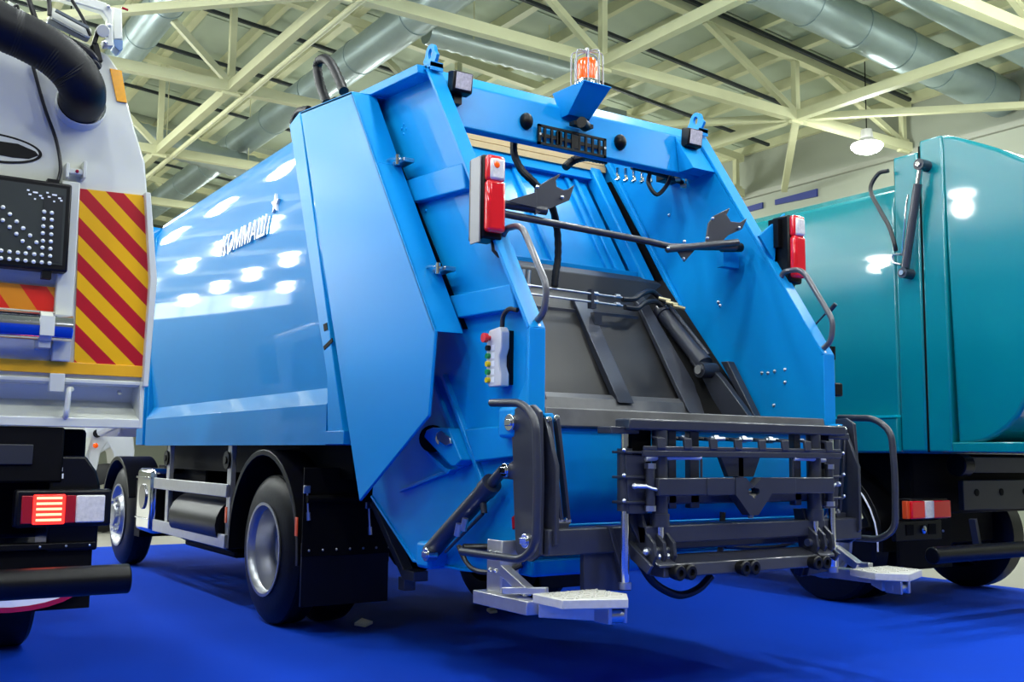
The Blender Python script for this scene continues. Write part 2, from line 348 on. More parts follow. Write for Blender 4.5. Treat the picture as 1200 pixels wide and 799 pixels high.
# body: one bulged section swept forward
def section(hs):
    L = [(XC-h, z) for h, z in hs]; R = [(XC+h, z) for h, z in reversed(hs)]
    return L+R
prof = [(1.215,1.245),(1.215,1.50),(1.15,1.61),(1.170,1.8),(1.195,2.05),(1.208,2.3),(1.215,2.6),(1.212,2.85),(1.203,3.08),(1.185,3.26),(1.165,3.36),(1.13,3.44),(1.07,3.50),(0.98,3.54),(0.8,3.56),(0.6,3.57),(0.0,3.58)]
prof_s = prof[:-1]
b = MB(); ys = [-1.05+ (3.3+1.05)*i/10 for i in range(11)]
sec = section(prof_s); n = len(sec)
b.prism(sec, 'y', -1.05, 3.3)
body = part(b, 'container_body', BLUE, 0, sharp=24)
b = MB().prism(section([(1.20,1.25),(1.20,3.3),(1.12,3.42)]), 'y', 3.3, 3.36); part(b, 'front_bulkhead', BLUE, .006)
b = MB()
for s_ in (0,1):
    m_ = MB().box((hx(1.225),3.36,1.25),(hx(1.13),3.62,3.42))
    b.add(*( (m_.v, m_.f) if not s_ else (lambda q:(q.v,q.f))(m_.mirrored())))
b.box((hx(1.1),3.36,3.34),(-2*-XC-hx(1.1)+0,3.62,3.42) if False else (XC+1.1,3.62,3.42))
part(b, 'front_flange', BLUE, .006)
# rear ring of the body with two slots
ring = [(-0.257,3.509),(-0.443,3.558),(-1.349,1.246),(-1.097,1.246),(-1.052,1.679),(-0.786,2.284)]
m_ = MB().prism(ring, 'x', -1.256, -1.20)
part(m_, 'rear_ring', BLUET, .005, both=True)
m_ = MB().prism([(-1.349,1.247),(-1.07,1.247),(-1.07,1.33),(-1.349,1.33)], 'x', -1.265, -1.22); part(m_, 'ring_foot', BLUE, .004, both=True)
m_ = MB(); p = [(-0.989,1.867),(-1.119,1.911),(-1.133,1.888),(-1.004,1.844)]; m_.prism(p, 'x', -1.26, -1.254)
p = [(-0.978,2.011),(-1.032,2.016),(-1.048,1.971),(-0.995,1.965)]; m_.prism(p, 'x', -1.26, -1.254); part(m_, 'ring_slot', BLKM)
# roof strip between the ring and hood
part(MB().box((hx(1.12),-.88,3.47),(XC+1.12,-0.3,3.52)), 'hood_top', BLUET, .006)
# side shrouds
sh = [(-0.544,3.522),(-1.378,3.423),(-1.742,2.888),(-2.492,1.823),(-2.438,1.392),(-1.644,0.924)]
m_ = MB().prism(sh, 'x', -1.29, -1.272)
shro = part(m_, 'side_shroud', BLUET, .006, both=True)
# its rear return and top return
a0, a1 = [(-1.378,3.423),(-2.492,1.823)]
mid = (-1.742,2.888)
for q0, q1 in ((a0, mid), (mid, a1)):
    m_ = MB().slab([(-1.29,*q0),(-1.29,*q1),(-1.12,*q1),(-1.12,*q0)], (0,.018,.0)); part(m_, 'shroud_return', BLUET, .003, both=True)
t0 = (-0.544,3.522); m_ = MB().slab([(-1.29,*t0),(-1.29,*a0),(-1.0,a0[0],a0[1]+.02),(-1.0,t0[0],t0[1]+.02)], (0,0,-.02)); part(m_, 'shroud_top', BLUET, .003, both=True)
# logo lettering on the body, rising a little
mw = Matrix.Translation((-1.262,0.62,2.845)) @ Matrix(((0,0,-1,0),(-1,0,0,0),(0,1,0,0),(0,0,0,1))) @ Matrix(((1,0.25,0,0),(0.0,1,0,0),(0,0,1,0),(0,0,0,1)))
text('side_lettering', 'КОММАШ', .21, WLET, mw, T, .006)['label'] = 'white slanted maker lettering'
star = []
for k in range(10):
    r_ = .075 if k % 2 == 0 else .032
    star.append((-.03+r_*math.cos(PI/2+k*PI/5), 2.985+r_*math.sin(PI/2+k*PI/5)))
part(MB().prism(star, 'x', hx(1.215)-.010, hx(1.20)), 'star_mark', WLET, label='small white star above the lettering')

# tailgate walls
wall = [(-.80,3.47),(-2.02,3.40),(-3.09,1.79),(-3.09,.93),(-2.9,.636),(-2.44,.61),(-1.88,.607),(-1.32,.943),(-1.38,1.35),(-1.0,2.2)]
m_ = MB().prism(wall, 'x', hx(1.015), hx(0.995)); part(m_, 'tailgate_wall', BLUET, .0, both=True)
# rear flange (faces rearwards) and top flange
def flange(pts, h0, h1, t, name='edge_flange', mt=BLUET, both=True):
    n_ = len(pts)
    inner = []
    for i, p in enumerate(pts):
        a = Vector(pts[max(i-1,0)]); b2 = Vector(pts[min(i+1,n_-1)]); d = (b2-a).normalized(); nn = Vector((-d.y, d.x)); inner.append((p[0]+nn.x*t, p[1]+nn.y*t))
    for i in range(n_-1):
        poly = [pts[i], pts[i+1], inner[i+1], inner[i]]
        part(MB().prism(poly, 'x', hx(h1), hx(h0)), name, mt, .004, both=both)
flange([(-2.03,3.43),(-3.105,1.80),(-3.105,.93)], 0.995, 1.09, .022)
flange([(-3.105,.93),(-2.9,.62),(-2.44,.595),(-1.88,.592),(-1.32,.93)], 0.995, 1.03, .015, 'lower_flange')
m_ = MB().slab([(hx(1.13),-1.12,3.50),(hx(1.13),-2.0,3.43),(hx(.98),-2.0,3.43),(hx(.98),-1.12,3.50)], (0,-.01,-.055)); part(m_, 'top_flange', BLUET, .005, both=True)
m_ = MB().prism([(-1.1,3.46),(-1.16,3.46),(-2.30,1.86),(-2.24,1.86)][::1], 'x', hx(1.075), hx(1.0)); part(m_, 'front_post', BLUET, .008, both=True)
m_ = MB().prism([(-1.30,3.30),(-1.34,3.30),(-2.42,1.86),(-2.38,1.86)], 'x', hx(1.022), hx(1.0)); part(m_, 'gap_shade_strip', BLACK, both=True)  # shade of the gap beside the front post, laid on as a black strip
for pts in ([(-1.752,2.806),(-2.412,2.762),(-2.452,2.607),(-1.855,2.652)], [(-2.299,2.048),(-2.900,2.035),(-2.947,1.906),(-2.393,1.917)], [(-2.481,1.326),(-2.921,1.341),(-2.946,1.189),(-2.587,1.160)]):
    part(MB().prism(pts, 'x', hx(1.065), hx(1.0)), 'side_rib', BLUET, .008, both=True)
m_ = MB().bar((-1.055,-2.197,1.624), (-1.055,-2.649,1.015), .03, .05, (1,0,0)); part(m_, 'diagonal_stiffener', BLUET, .006, both=True)
m_ = MB().bar((-1.055,-2.034,1.633), (-1.055,-2.419,1.162), .03, .03, (1,0,0)); part(m_, 'diagonal_stiffener', BLUET, .006, both=True)
m_ = MB().bar((-1.055,-1.705,0.982), (-1.055,-2.420,1.140), .02, .03, (1,0,0)); part(m_, 'diagonal_stiffener', BLUET, .004, both=True)
m_ = MB().prism([(-3.085,1.62),(-3.085,1.44),(-2.93,1.44)], 'x', hx(1.05), hx(1.0)); part(m_, 'corner_gusset', BLUET, .004, both=True)
# rivets on both walls
for px in [(-1.050,-1.385,3.111)]: pass
for q in ([(-1.045,-1.624,3.192),(-1.045,-1.603,3.170),(-1.045,-1.659,3.156),(-1.045,-1.627,3.132),(-1.045,-1.927,2.597)]):
    part(MB().ball(q, .012, 8), 'bolt_head', BLUET)
for q in ([(0.960,-2.626,1.718),(0.960,-2.675,1.715),(0.960,-2.730,1.722),(0.960,-2.812,1.728),(0.960,-2.810,1.650),(0.960,-2.719,1.514),(0.960,-2.257,2.205),(0.960,-2.273,2.181),(0.960,-1.785,2.876)]):
    part(MB().ball(q, .012, 8), 'bolt_head', ZINC)
# latches across the shroud gap
for q in ((-1.150,-1.707,2.899), (-1.150,-2.211,2.184)):
    q = Vector(q)
    lt = part(MB().box(q+Vector((-.02,-.16,-.012)), q+Vector((.05,.16,.012))), 'latch', ZINC, .004)
    part(MB().tube([q+Vector((-.03,-.15,0)),q+Vector((-.05,-.05,.02)),q+Vector((-.05,.08,.02)),q+Vector((-.03,.16,0))], .008, 8), 'latch_bow', CHROME, parent=lt)
    part(MB().cyl(q+Vector((-.04,-.12,-.03)), q+Vector((-.04,-.12,.03)), .014, 10), 'latch_pin', CHROME, parent=lt)
# cross beam at the top
bp_ = [(-2.06,3.345),(-2.09,3.08),(-2.04,3.068),(-1.97,3.10),(-1.92,3.44),(-1.96,3.44)]
part(MB().prism(bp_, 'x', hx(.995), XC+.995), 'cross_beam', BLUET, .008)
part(MB().prism([(-2.062,3.34),(-2.10,3.08),(-2.24,3.08)], 'x', XC+.80, XC+.995), 'beam_gusset', BLUET, .003)
# lifting lugs
def lug(x):
    m = MB()
    ring_ = [(-2.02+.055*math.cos(a*PI/8), 3.50+.055*math.sin(a*PI/8)) for a in range(0,9)]
    pl = [(-1.93,3.38)]+[(-1.97,3.50)] + [(-2.02+.05*math.cos(a*PI/6), 3.51+.05*math.sin(a*PI/6)) for a in range(0,7)]+[(-2.08,3.36)]
    hole = []
    # plate with a hole: ring of quads between outline and hole
    outl = []
    N_ = 20
    for k in range(N_):
        a = 2*PI*k/N_; c_ = (-2.02, 3.50); r_ = .056 if math.sin(a) > -.3 else .085
        outl.append((c_[0]+r_*math.cos(a), c_[1]+r_*math.sin(a))); hole.append((c_[0]+.022*math.cos(a), c_[1]+.03*math.sin(a)))
    vs = [(x,*p) for p in outl]+[(x,*p) for p in hole]+[(x+.02,*p) for p in outl]+[(x+.02,*p) for p in hole]
    fs = []
    for k in range(N_):
        k2 = (k+1)%N_; fs += [(k,k2,N_+k2,N_+k),(2*N_+k,3*N_+k,3*N_+k2,2*N_+k2),(k,2*N_+k,2*N_+k2,k2),(N_+k,N_+k2,3*N_+k2,3*N_+k)]
    m.add(vs, fs); m.box((x-.03,-2.09,3.40),(x+.05,-1.96,3.425)); m.box((x-.03,-2.09,3.38),(x+.05,-2.08,3.43))
    return m
part(lug(hx(1.06)), 'lifting_lug', BLUET); part(lug(XC+1.03), 'lifting_lug', BLUET)
# work lights
for x, dx in ((hx(.93), -.0), (XC+.875, 0)):
    m = MB().prism([(-2.10,3.25),(-2.17,3.255),(-2.185,3.37),(-2.11,3.385)], 'x', x-.06, x+.07)
    wl = part(m, 'work_light', BLACK, .008)
    part(MB().slab([(x-.045,-2.172,3.268),(x+.055,-2.172,3.268),(x+.055,-2.186,3.36),(x-.045,-2.186,3.36)], (0,-.006,0)), 'work_light_glass', mat('led_glass',(0.50,0.46,0.50),.2,.0,1.0,noise=.5,nscale=60), parent=wl)
    part(MB().box((x-.02,-2.12,3.20),(x+.03,-2.05,3.26)), 'light_mount', BLACK, parent=wl)
# marker lamps, half round
for x, w_ in (((-0.461,-2.090,3.168)[0], .045), ((0.269,-2.090,3.170)[0], .045)):
    part(MB().ball((x,-2.085,3.20), .05, 16, (.85,.9,1.05)), 'marker_lamp', BLACK)
# number plate holder with cut-outs
ph = MB(); x0,x1,z0,z1 = -.39,.135,3.068,3.192
ph.box((x0,-2.115,z0),(x1,-2.10,z0+.014)); ph.box((x0,-2.115,z1-.014),(x1,-2.10,z1)); ph.box((x0,-2.115,z0),(x0+.02,-2.10,z1)); ph.box((x1-.02,-2.115,z0),(x1,-2.10,z1))
ph.box((x0,-2.108,3.118),(x1,-2.10,3.140))
for k in range(1,10):
    ph.box((x0+k*.0525-.008,-2.112,z0),(x0+k*.0525+.008,-2.10,z1))
ph.box((x0+.14,-2.112,z0+.02),(x0+.18,-2.10,z1-.02)); ph.box((x0+.27,-2.112,z0+.02),(x0+.31,-2.10,z1-.02))
pho = part(ph, 'plate_holder', BLACK)
part(MB().cyl((x0+.012,-2.12,3.13),(x0+.012,-2.11,3.13),.008,8).cyl((x1-.012,-2.12,3.13),(x1-.012,-2.11,3.13),.008,8), 'holder_screw', ZINC, parent=pho)
# beacon on its bracket
bx, by, bz = -.087, -2.2, 3.452
bk = [(-2.05,3.32),(-2.05,3.442),(-2.33,3.442)]
m_ = MB().slab([(bx-.12,-2.0,3.45),(bx-.105,-2.31,3.45),(bx+.105,-2.31,3.45),(bx+.12,-2.0,3.45)], (0,0,-.008))
m_.slab([(bx-.105,-2.31,3.446),(bx-.085,-2.12,3.29),(bx+.085,-2.12,3.29),(bx+.105,-2.31,3.446)], (0,.004,.006))
for s_ in (-1,1): m_.slab([(bx+s_*.12,-2.0,3.45),(bx+s_*.105,-2.31,3.45),(bx+s_*.085,-2.12,3.29),(bx+s_*.10,-2.07,3.28)], (s_*-.006,0,0))
brk = part(m_, 'beacon_bracket', BLUET, .002)
part(MB().cyl((bx-.02,-2.17,3.24),(bx+.05,-2.12,3.24),.035,12).box((bx-.06,-2.15,3.225),(bx+.09,-2.10,3.25)), 'camera_eye', BLACK, parent=brk)
bc = part(MB().lathe([(0,0),(.085,0),(.085,.02),(.068,.045),(0,.045)], (bx,by,bz), (0,0,1), 24), 'beacon_base', CHROME)
dome = [(0.064,.04),(.066,.10),(.064,.15),(.056,.175),(.035,.188),(0,.192)]
part(MB().lathe(dome, (bx,by,bz), (0,0,1), 24), 'beacon_lens', AMBER, parent=bc)
for k in range(8):
    a = 2*PI*k/8+.2; r_ = .098; cx, cy = bx+r_*math.cos(a), by+r_*math.sin(a)
    part(MB().tube(fillet([(cx,cy,bz),(cx,cy,bz+.225),(bx,by,bz+.235)], .03, 4), .0045, 6), 'cage_wire', mat('dull_cage_wire',(0.25,0.27,0.30),.4,.7), parent=bc)
part(MB().cyl((bx,by,bz+.225),(bx,by,bz+.255),.012,8), 'cage_top', ZINC, parent=bc)

# inner slide plate (blue) following the slope
def sl(z, off=0.0): return -.95-.655*(3.41-z)+off      # y on the slide plane at height z
m_ = MB().slab([(hx(.80),sl(3.27),3.27),(hx(.80),sl(2.42),2.42),(XC+.80,sl(2.42),2.42),(XC+.80,sl(3.27),3.27)], (0,.03,.02)); slide = part(m_, 'slide_plate', BLUET)
m_ = MB().slab([(hx(.93),sl(3.34,-.07),3.35),(hx(.93),sl(3.25,-.07),3.25),(XC+.93,sl(3.25,-.07),3.25),(XC+.93,sl(3.34,-.07),3.35)], (0,.08,.0)); part(m_, 'slide_top_rail', BLUET, .008)
for h in (-.88, .88):
    m_ = MB().bar((XC+h,sl(3.34,-.05),3.34),(XC+h,sl(2.36,-.05),2.36), .10, .10, (0,1,0)); part(m_, 'slide_side_rail', BLUET, .012)
for h in (-.3, .62, .70, .15):
    m_ = MB().bar((XC+h,sl(3.24,-.012),3.24),(XC+h,sl(2.46,-.012),2.46), .035, .03, (0,1,0)); part(m_, 'slide_plate_rib', BLUET, .006)
m_ = MB().bar((XC-.80,sl(2.45,-.03),2.45),(XC+.83,sl(2.45,-.03),2.45), .07, .05); part(m_, 'slide_plate_sill', BLUET, .008)
# guide channel in the right wall and left wall
m_ = MB().slab([(XC+.99,sl(3.25,-.10),3.25),(XC+.99,sl(1.95,-.16),1.95),(XC+.99,sl(1.95,-.02),1.95),(XC+.99,sl(3.25,.0),3.25)], (-.012,0,0)); part(m_, 'guide_channel', BLKM, both=True)
m_ = MB().slab([(XC+.99,sl(3.43,-.22),3.40),(XC+.99,sl(1.95,-.20),1.95),(XC+.99,sl(1.95,-.16),1.95),(XC+.99,sl(3.43,-.15),3.42)], (-.03,0,0)); part(m_, 'guide_rail', BLUET, .005, both=True)
part(MB().ball((XC+.9,sl(3.42,-.05),3.46), .045, 12, (.5,1,1)), 'slide_lug', BLUET)
# added tan panel behind the beam, coloured as the hall roof under yellow light
tp = MB()
for k in range(5): tp.box((hx(.98),-1.10+.004*k,3.33+.05*k),(XC+.98,-1.065,3.374+.05*k))
part(tp, 'lit_roof_board', TANP)
# packer
part(MB().prism([(-1.66,2.44),(-1.78,2.38),(-1.80,2.24),(-1.70,2.24)], 'x', hx(.95), XC+.93), 'packer_top_beam', mat('dark_grey_plate',(0.016,0.018,0.023),.45), .008)
part(MB().slab([(hx(.97),-1.80,2.26),(hx(.97),-2.24,1.545),(XC+.66,-2.24,1.545),(XC+.66,-1.80,2.26)], (0,.03,.02)), 'packer_sheet', GREYB)
part(MB().box((hx(.97),-1.90,2.07),(XC+.62,-1.84,2.12)), 'packer_rib', GREY, .004)
part(MB().prism([(-2.26,1.56),(-2.30,1.53),(-2.34,1.42),(-2.22,1.40),(-2.20,1.54)], 'x', hx(.97), XC+.87), 'packer_blade', GREYL, .006)
for x0, x1 in ((.02,.21),(-.62,-.45)):
    m_ = MB().slab([(x0+.04,-1.80,2.22),(x0+.04,-2.25,1.55),(x0+.16,-2.25,1.55),(x0+.16,-1.80,2.22)], (0,-.08,-.04)); part(m_, 'packer_rib', GREY, .004)
m_ = MB().slab([(XC+.64,-1.80,2.26),(XC+.64,-2.28,1.52),(XC+.83,-2.34,1.45),(XC+.70,-1.80,2.30)], (0,-.07,-.05)); part(m_, 'packer_rib', GREY, .004)
m_ = MB().slab([(XC+.66,-1.78,2.22),(XC+.66,-2.30,1.43),(XC+.97,-2.62,1.40),(XC+.97,-1.78,2.40)], (0,.04,.02)); part(m_, 'packer_cheek', BLKM)
m_ = MB().slab([(0.800,-2.259,1.737),(0.800,-2.344,1.764),(0.800,-2.440,1.678),(0.800,-2.707,1.395),(0.800,-2.436,1.400),(0.800,-2.257,1.594)], (.05,0,0)); part(m_, 'cylinder_bracket', GREY, .004)
m_ = MB().prism([(-2.36,1.80),(-2.62,1.42),(-2.66,1.42),(-2.42,1.80)], 'x', .87, .93); part(m_, 'blade_arm', GREY, .004)
c0, c1 = Vector((0.780,-1.910,2.160)), Vector((0.780,-2.334,1.753))
cyl_ = part(MB().cyl(c0, c0+(c1-c0)*.92, .052, 20).cyl(c0-(c1-c0)*.04, c0+(c1-c0)*.06, .062, 20).cyl(c0+(c1-c0)*.80,c0+(c1-c0)*.93,.060,20), 'packer_cylinder', GREY, .0)
part(MB().cyl(c0+(c1-c0)*.9, c1, .03, 14), 'piston_rod', CHROME, parent=cyl_)
part(MB().cyl(c1+Vector((-.07,0,-.01)), c1+Vector((.06,0,-.01)), .05, 16), 'cylinder_eye', GREY, parent=cyl_)
part(MB().cyl(c1+Vector((-.085,0,-.01)), c1+Vector((-.06,0,-.01)), .03, 12), 'cylinder_pin', CHROME, parent=cyl_)
part(MB().cyl(c0+Vector((.02,-.03,.06)), c1+Vector((.03,.02,.09)), .014, 10), 'oil_pipe', GREY, parent=cyl_)
for k in range(3):
    q = c0+Vector((-.05+.02*k,-.02-.05*k,.09-.03*k)); part(MB().cyl(q, q+Vector((.06,-.05,-.02)), .013, 8), 'brass_fitting', mat('brass_fitting',(0.6,0.52,0.3),.3,.8), parent=cyl_)
# hydraulic lines over the packer
for k, (za, zb) in enumerate(((2.214,2.190),(2.162,2.140))):
    part(MB().cyl((-.95,-2.0,za+.01),(.36,-2.0,za-.005), .0075, 8), 'oil_pipe', ZINC)
    for x in (-.43,-.40,.12,.30): part(MB().cyl((x,-2.0,za),(x+.035,-2.0,za), .015, 8), 'pipe_nut', ZINC)
part(MB().tube(bez([(.36,-2.0,2.20),(.46,-2.0,2.21),(.56,-1.97,2.26),(.68,-1.92,2.29),(.76,-1.92,2.25),(.80,-1.95,2.20)]), .018, 8), 'oil_hose', HOSE)
part(MB().tube(bez([(.38,-2.0,2.15),(.48,-2.0,2.15),(.58,-1.97,2.20),(.70,-1.94,2.22),(.78,-1.95,2.17),(.82,-1.98,2.11)]), .018, 8), 'oil_hose', HOSE)
part(MB().box((.10,-2.01,2.12),(.14,-1.97,2.24)).box((.14,-1.99,2.02),(.20,-1.95,2.10)), 'pipe_clamp', GREY)
# hoses hanging from beam
h1 = bez([(-0.460,-1.950,3.108), (-0.486,-2.000,3.005), (-0.496,-2.100,2.885), (-0.431,-2.150,2.801), (-0.281,-2.100,2.708), (-0.177,-2.020,2.577), (-0.155,-2.000,2.422), (-0.173,-2.000,2.303), (-0.179,-2.000,2.228)], 6)
part(MB().tube(h1, .024, 10, ribs=.10), 'convoluted_hose', HOSEB)
for dx in (-.012,.03): part(MB().cyl((-.40+dx,-2.0,2.31),(-.41+dx,-2.0,2.20), .013, 8), 'hose_fitting', ZINC)
h1 = bez([(0.190,-1.600,3.134), (0.261,-1.600,3.194), (0.287,-1.700,3.198), (0.271,-1.850,3.148), (0.317,-1.900,3.133)], 7)
part(MB().tube(h1, .03, 10, ribs=.14), 'convoluted_hose', HOSEB)
# valve block and fittings under the beam, right
for k in range(5):
    q = Vector((0.527,-1.750,3.102))+Vector((.055*k,-.02*k,.0)); part(MB().tube(bez([q+Vector((0,0,.05)),q,q+Vector((-.02,-.03,-.04)),q+Vector((-.06,-.04,-.06))],4), .012, 7), 'pipe_elbow', CHROME)
part(MB().box(Vector((0.826,-1.900,3.087)),Vector((0.826,-1.900,3.087))+Vector((.14,.1,.08))), 'valve_block', BLACK, .006)
part(MB().tube(bez([(0.644,-1.950,3.106),(0.611,-1.970,3.008),(0.659,-2.000,2.933),(0.751,-2.000,3.017),(0.828,-1.950,3.106)],6), .014, 8), 'oil_hose', HOSE)
part(MB().tube(bez([(0.497,-1.930,3.109),(0.720,-1.950,3.094),(0.938,-1.950,3.069)],6), .016, 8), 'oil_hose', HOSE)
for q in ((0.961,-1.950,3.085),(0.914,-1.950,3.042),(0.859,-1.950,3.081)): part(MB().cyl(q, Vector(q)+Vector((.03,-.03,0)), .016, 8), 'pipe_nut', mat('brass_fitting',(0,0,0)))
# hopper tub and sill
tub = [(-3.085,1.40),(-3.085,1.04),(-3.07,.98),(-3.02,.91),(-2.93,.83),(-2.78,.75),(-2.55,.68),(-2.3,.64),(-2.3,.70),(-2.55,.73),(-2.76,.80),(-2.90,.87),(-3.0,.95),(-3.05,1.05),(-3.05,1.40)]
part(MB().prism(tub, 'x', hx(.995), XC+.995), 'hopper_tub', BLUET)
part(MB().prism([(-3.04,1.42),(-3.10,1.425),(-3.115,1.335),(-3.06,1.32)], 'x', hx(.99), XC+.99), 'hopper_sill', GREYL, .006)
part(MB().prism([(-2.2,1.38),(-3.06,1.42),(-3.06,1.36),(-2.2,1.30)], 'x', hx(.99), XC+.99), 'hopper_floor', GREYB)
part(MB().box((hx(.99),-3.0,.62),(XC+.99,-2.2,.70)), 'hopper_belly', BLUET, .01)
part(MB().box((hx(.99),-1.06,1.2),(XC+.99,-1.0,3.3)), 'inner_bulkhead', BLUET)
part(MB().slab([(hx(.99),-3.06,.86),(XC+.99,-3.06,.86),(XC+.99,-3.06,.872),(hx(.99),-3.06,.872)],(0,-.03,0)), 'tub_seam', BLUET, .006)

# tail lamps with brackets
def tail_lamp(s_):
    x0, x1 = (-1.205,-1.085) if s_ < 0 else (1.025,1.135)
    if s_ > 0: x0, x1 = 1.03, 1.145
    hb = part(MB().box((x0,-2.80,2.27),(x1,-2.66,2.70)), 'lamp_housing', BLACK, .012)
    part(MB().box((x0+.006,-2.845,2.30),(x1-.006,-2.79,2.565)), 'red_lens', RED, .02, parent=hb, segs=3)
    part(MB().box((x0+.006,-2.84,2.56),(x1-.006,-2.79,2.695)), 'red_lens', RED, .02, parent=hb, segs=3)
    part(MB().box((x0+.018,-2.85,2.565),(x1-.018,-2.79,2.675)), 'clear_lens', CLEAR, .012, parent=hb)
    if s_ < 0:
        part(MB().ball((x0+.05,-2.851,2.64), .018, 10, (1,.4,1)), 'amber_bulb', AMBER, parent=hb)
        br = part(MB().box((x0-.012,-2.79,2.25),(x0-.004,-2.70,2.69)), 'lamp_bracket', mat('grey_bracket_paint',(0.22,0.22,0.23),.4,.2), .002, parent=hb)
        part(MB().tube([(-1.12,-2.76,2.27),(-1.12,-2.77,2.22),(-1.10,-2.79,2.19),(-1.07,-2.80,2.19)], .009, 8), 'lamp_cable', HOSE, parent=hb)
    else:
        part(MB().slab([(1.0,-2.70,2.32),(1.03,-2.70,2.60),(1.03,-2.70,2.28)], (0,.01,0)).slab([(.98,-2.72,2.30),(1.035,-2.66,2.62),(1.035,-2.62,2.62),(.98,-2.60,2.28)], (0,0,.02)), 'lamp_bracket', BLUET, parent=hb)
        part(MB().cyl((1.07,-2.74,2.27),(1.07,-2.74,2.24), .05, 14), 'lamp_cap', BLACK, parent=hb)
    return hb
tail_lamp(-1); tail_lamp(1)
part(MB().slab([(0.876,-2.700,2.562),(1.111,-2.700,2.735),(1.112,-2.700,2.461),(1.032,-2.700,2.387)], (0,.02,0)), 'lamp_plate', BLUET, .003)
part(MB().box((1.0,-2.74,2.5),(1.03,-2.66,2.68)), 'lamp_plate', BLACK)
# grab handles on the flanges
gh = fillet([(-1.060,-2.748,2.272),(-1.060,-2.786,2.337),(-1.060,-2.933,2.332),(-1.060,-3.155,1.995),(-1.060,-3.136,1.874),(-1.060,-3.059,1.825)], .09, 6)
GR = mat('grey_handle_paint', (0.10,0.10,0.115), .3, .2, .5)
m_ = MB().tube(gh, .0165, 12); part(m_, 'grab_handle', GR, both=True)
for q in ((-1.060,-2.772,2.260), (-1.060,-2.796,2.238), (-1.060,-3.036,1.865), (-1.060,-3.087,1.810)):
    part(MB().ball(q, .014, 8), 'handle_bolt', ZINC, both=True)
# crossbar with claw plates
part(MB().tube([(-0.981,-2.580,2.471),(0.077,-2.580,2.446),(0.225,-2.600,2.430),(0.770,-2.600,2.490)], .02, 12), 'crossbar', GREY)
part(MB().tube([(-0.958,-2.560,2.529),(-0.674,-2.600,2.519)], .024, 12), 'claw_arm', GREY)
part(MB().tube([(0.187,-2.620,2.407),(0.765,-2.620,2.519)], .022, 12), 'claw_arm', GREY)
part(MB().slab([(-0.754,-2.600,2.631),(-0.658,-2.600,2.698),(-0.583,-2.600,2.739),(-0.618,-2.600,2.695),(-0.612,-2.600,2.662),(-0.565,-2.600,2.650),(-0.530,-2.600,2.660),(-0.489,-2.600,2.691),(-0.524,-2.600,2.598),(-0.753,-2.600,2.485)], (0,-.012,0)), 'claw_plate', GREY, .002)
part(MB().slab([(-0.941,-2.600,2.533),(-0.757,-2.620,2.607),(-0.756,-2.620,2.518)], (0,-.01,0)), 'claw_fin', GREY, .002)
part(MB().slab([(0.502,-2.600,2.458),(0.532,-2.600,2.610),(0.583,-2.600,2.665),(0.715,-2.600,2.731),(0.685,-2.600,2.684),(0.721,-2.600,2.646),(0.803,-2.600,2.651),(0.864,-2.600,2.687),(0.817,-2.600,2.610),(0.698,-2.600,2.557),(0.609,-2.600,2.482)], (0,-.012,0)), 'claw_plate', GREY, .002)
for q in ((-0.746,-2.620,2.637),(-0.580,-2.620,2.605),(0.556,-2.620,2.641),(0.782,-2.620,2.613),(0.511,-2.620,2.514),(0.175,-2.640,2.407),(0.304,-2.640,2.464),(0.296,-2.640,2.360)): part(MB().ball(q, .011, 8), 'bolt_head', ZINC)
part(MB().slab([(0.259,-2.600,2.429),(0.431,-2.600,2.444),(0.333,-2.600,2.350)], (0,-.01,0)), 'claw_tab', GREY, .002)
part(MB().cyl((0.753,-2.500,2.505),(0.919,-2.500,2.525), .03, 12), 'pivot_sleeve', BLACK); part(MB().box((0.816,-2.450,2.399), Vector((0.955,-2.450,2.504))+Vector((0,.06,0))), 'pivot_bracket', BLUET, .003)
# control box with buttons
cx = -1.10
cb = part(MB().prism([(-2.735,1.785),(-2.76,1.815),(-2.85,1.825),(-2.87,1.80),(-2.87,1.72),(-2.85,1.68),(-2.85,1.63),(-2.87,1.59),(-2.87,1.53),(-2.76,1.53),(-2.735,1.56)], 'x', cx-.03, cx+.02), 'control_box', CTRL, .006)
part(MB().box((cx+.02,-2.86,1.54),(-1.045,-2.77,1.81)), 'box_back', BLACK, .004, parent=cb)
for k, bt in enumerate((BLACK, BTNG, BTNY, BTNG, BTNY)):
    z = 1.725-.04*k
    part(MB().cyl((cx-.03,-2.762,z),(cx-.048,-2.762,z), .014, 12), 'push_button', bt, parent=cb)
    part(MB().box((cx-.032,-2.81,z-.014),(cx-.029,-2.784,z+.014)), 'button_tag', WLET, parent=cb)
part(MB().cyl((cx-.03,-2.765,1.775),(cx-.05,-2.765,1.775), .012, 12).cyl((cx-.05,-2.765,1.775),(cx-.07,-2.765,1.775), .024, 14), 'stop_button', BTNR, parent=cb)
part(MB().tube(bez([(cx,-2.83,1.825),(cx,-2.84,1.88),(cx,-2.89,1.91),(cx+.01,-2.95,1.90)],6), .012, 8), 'control_cable', HOSE, parent=cb)

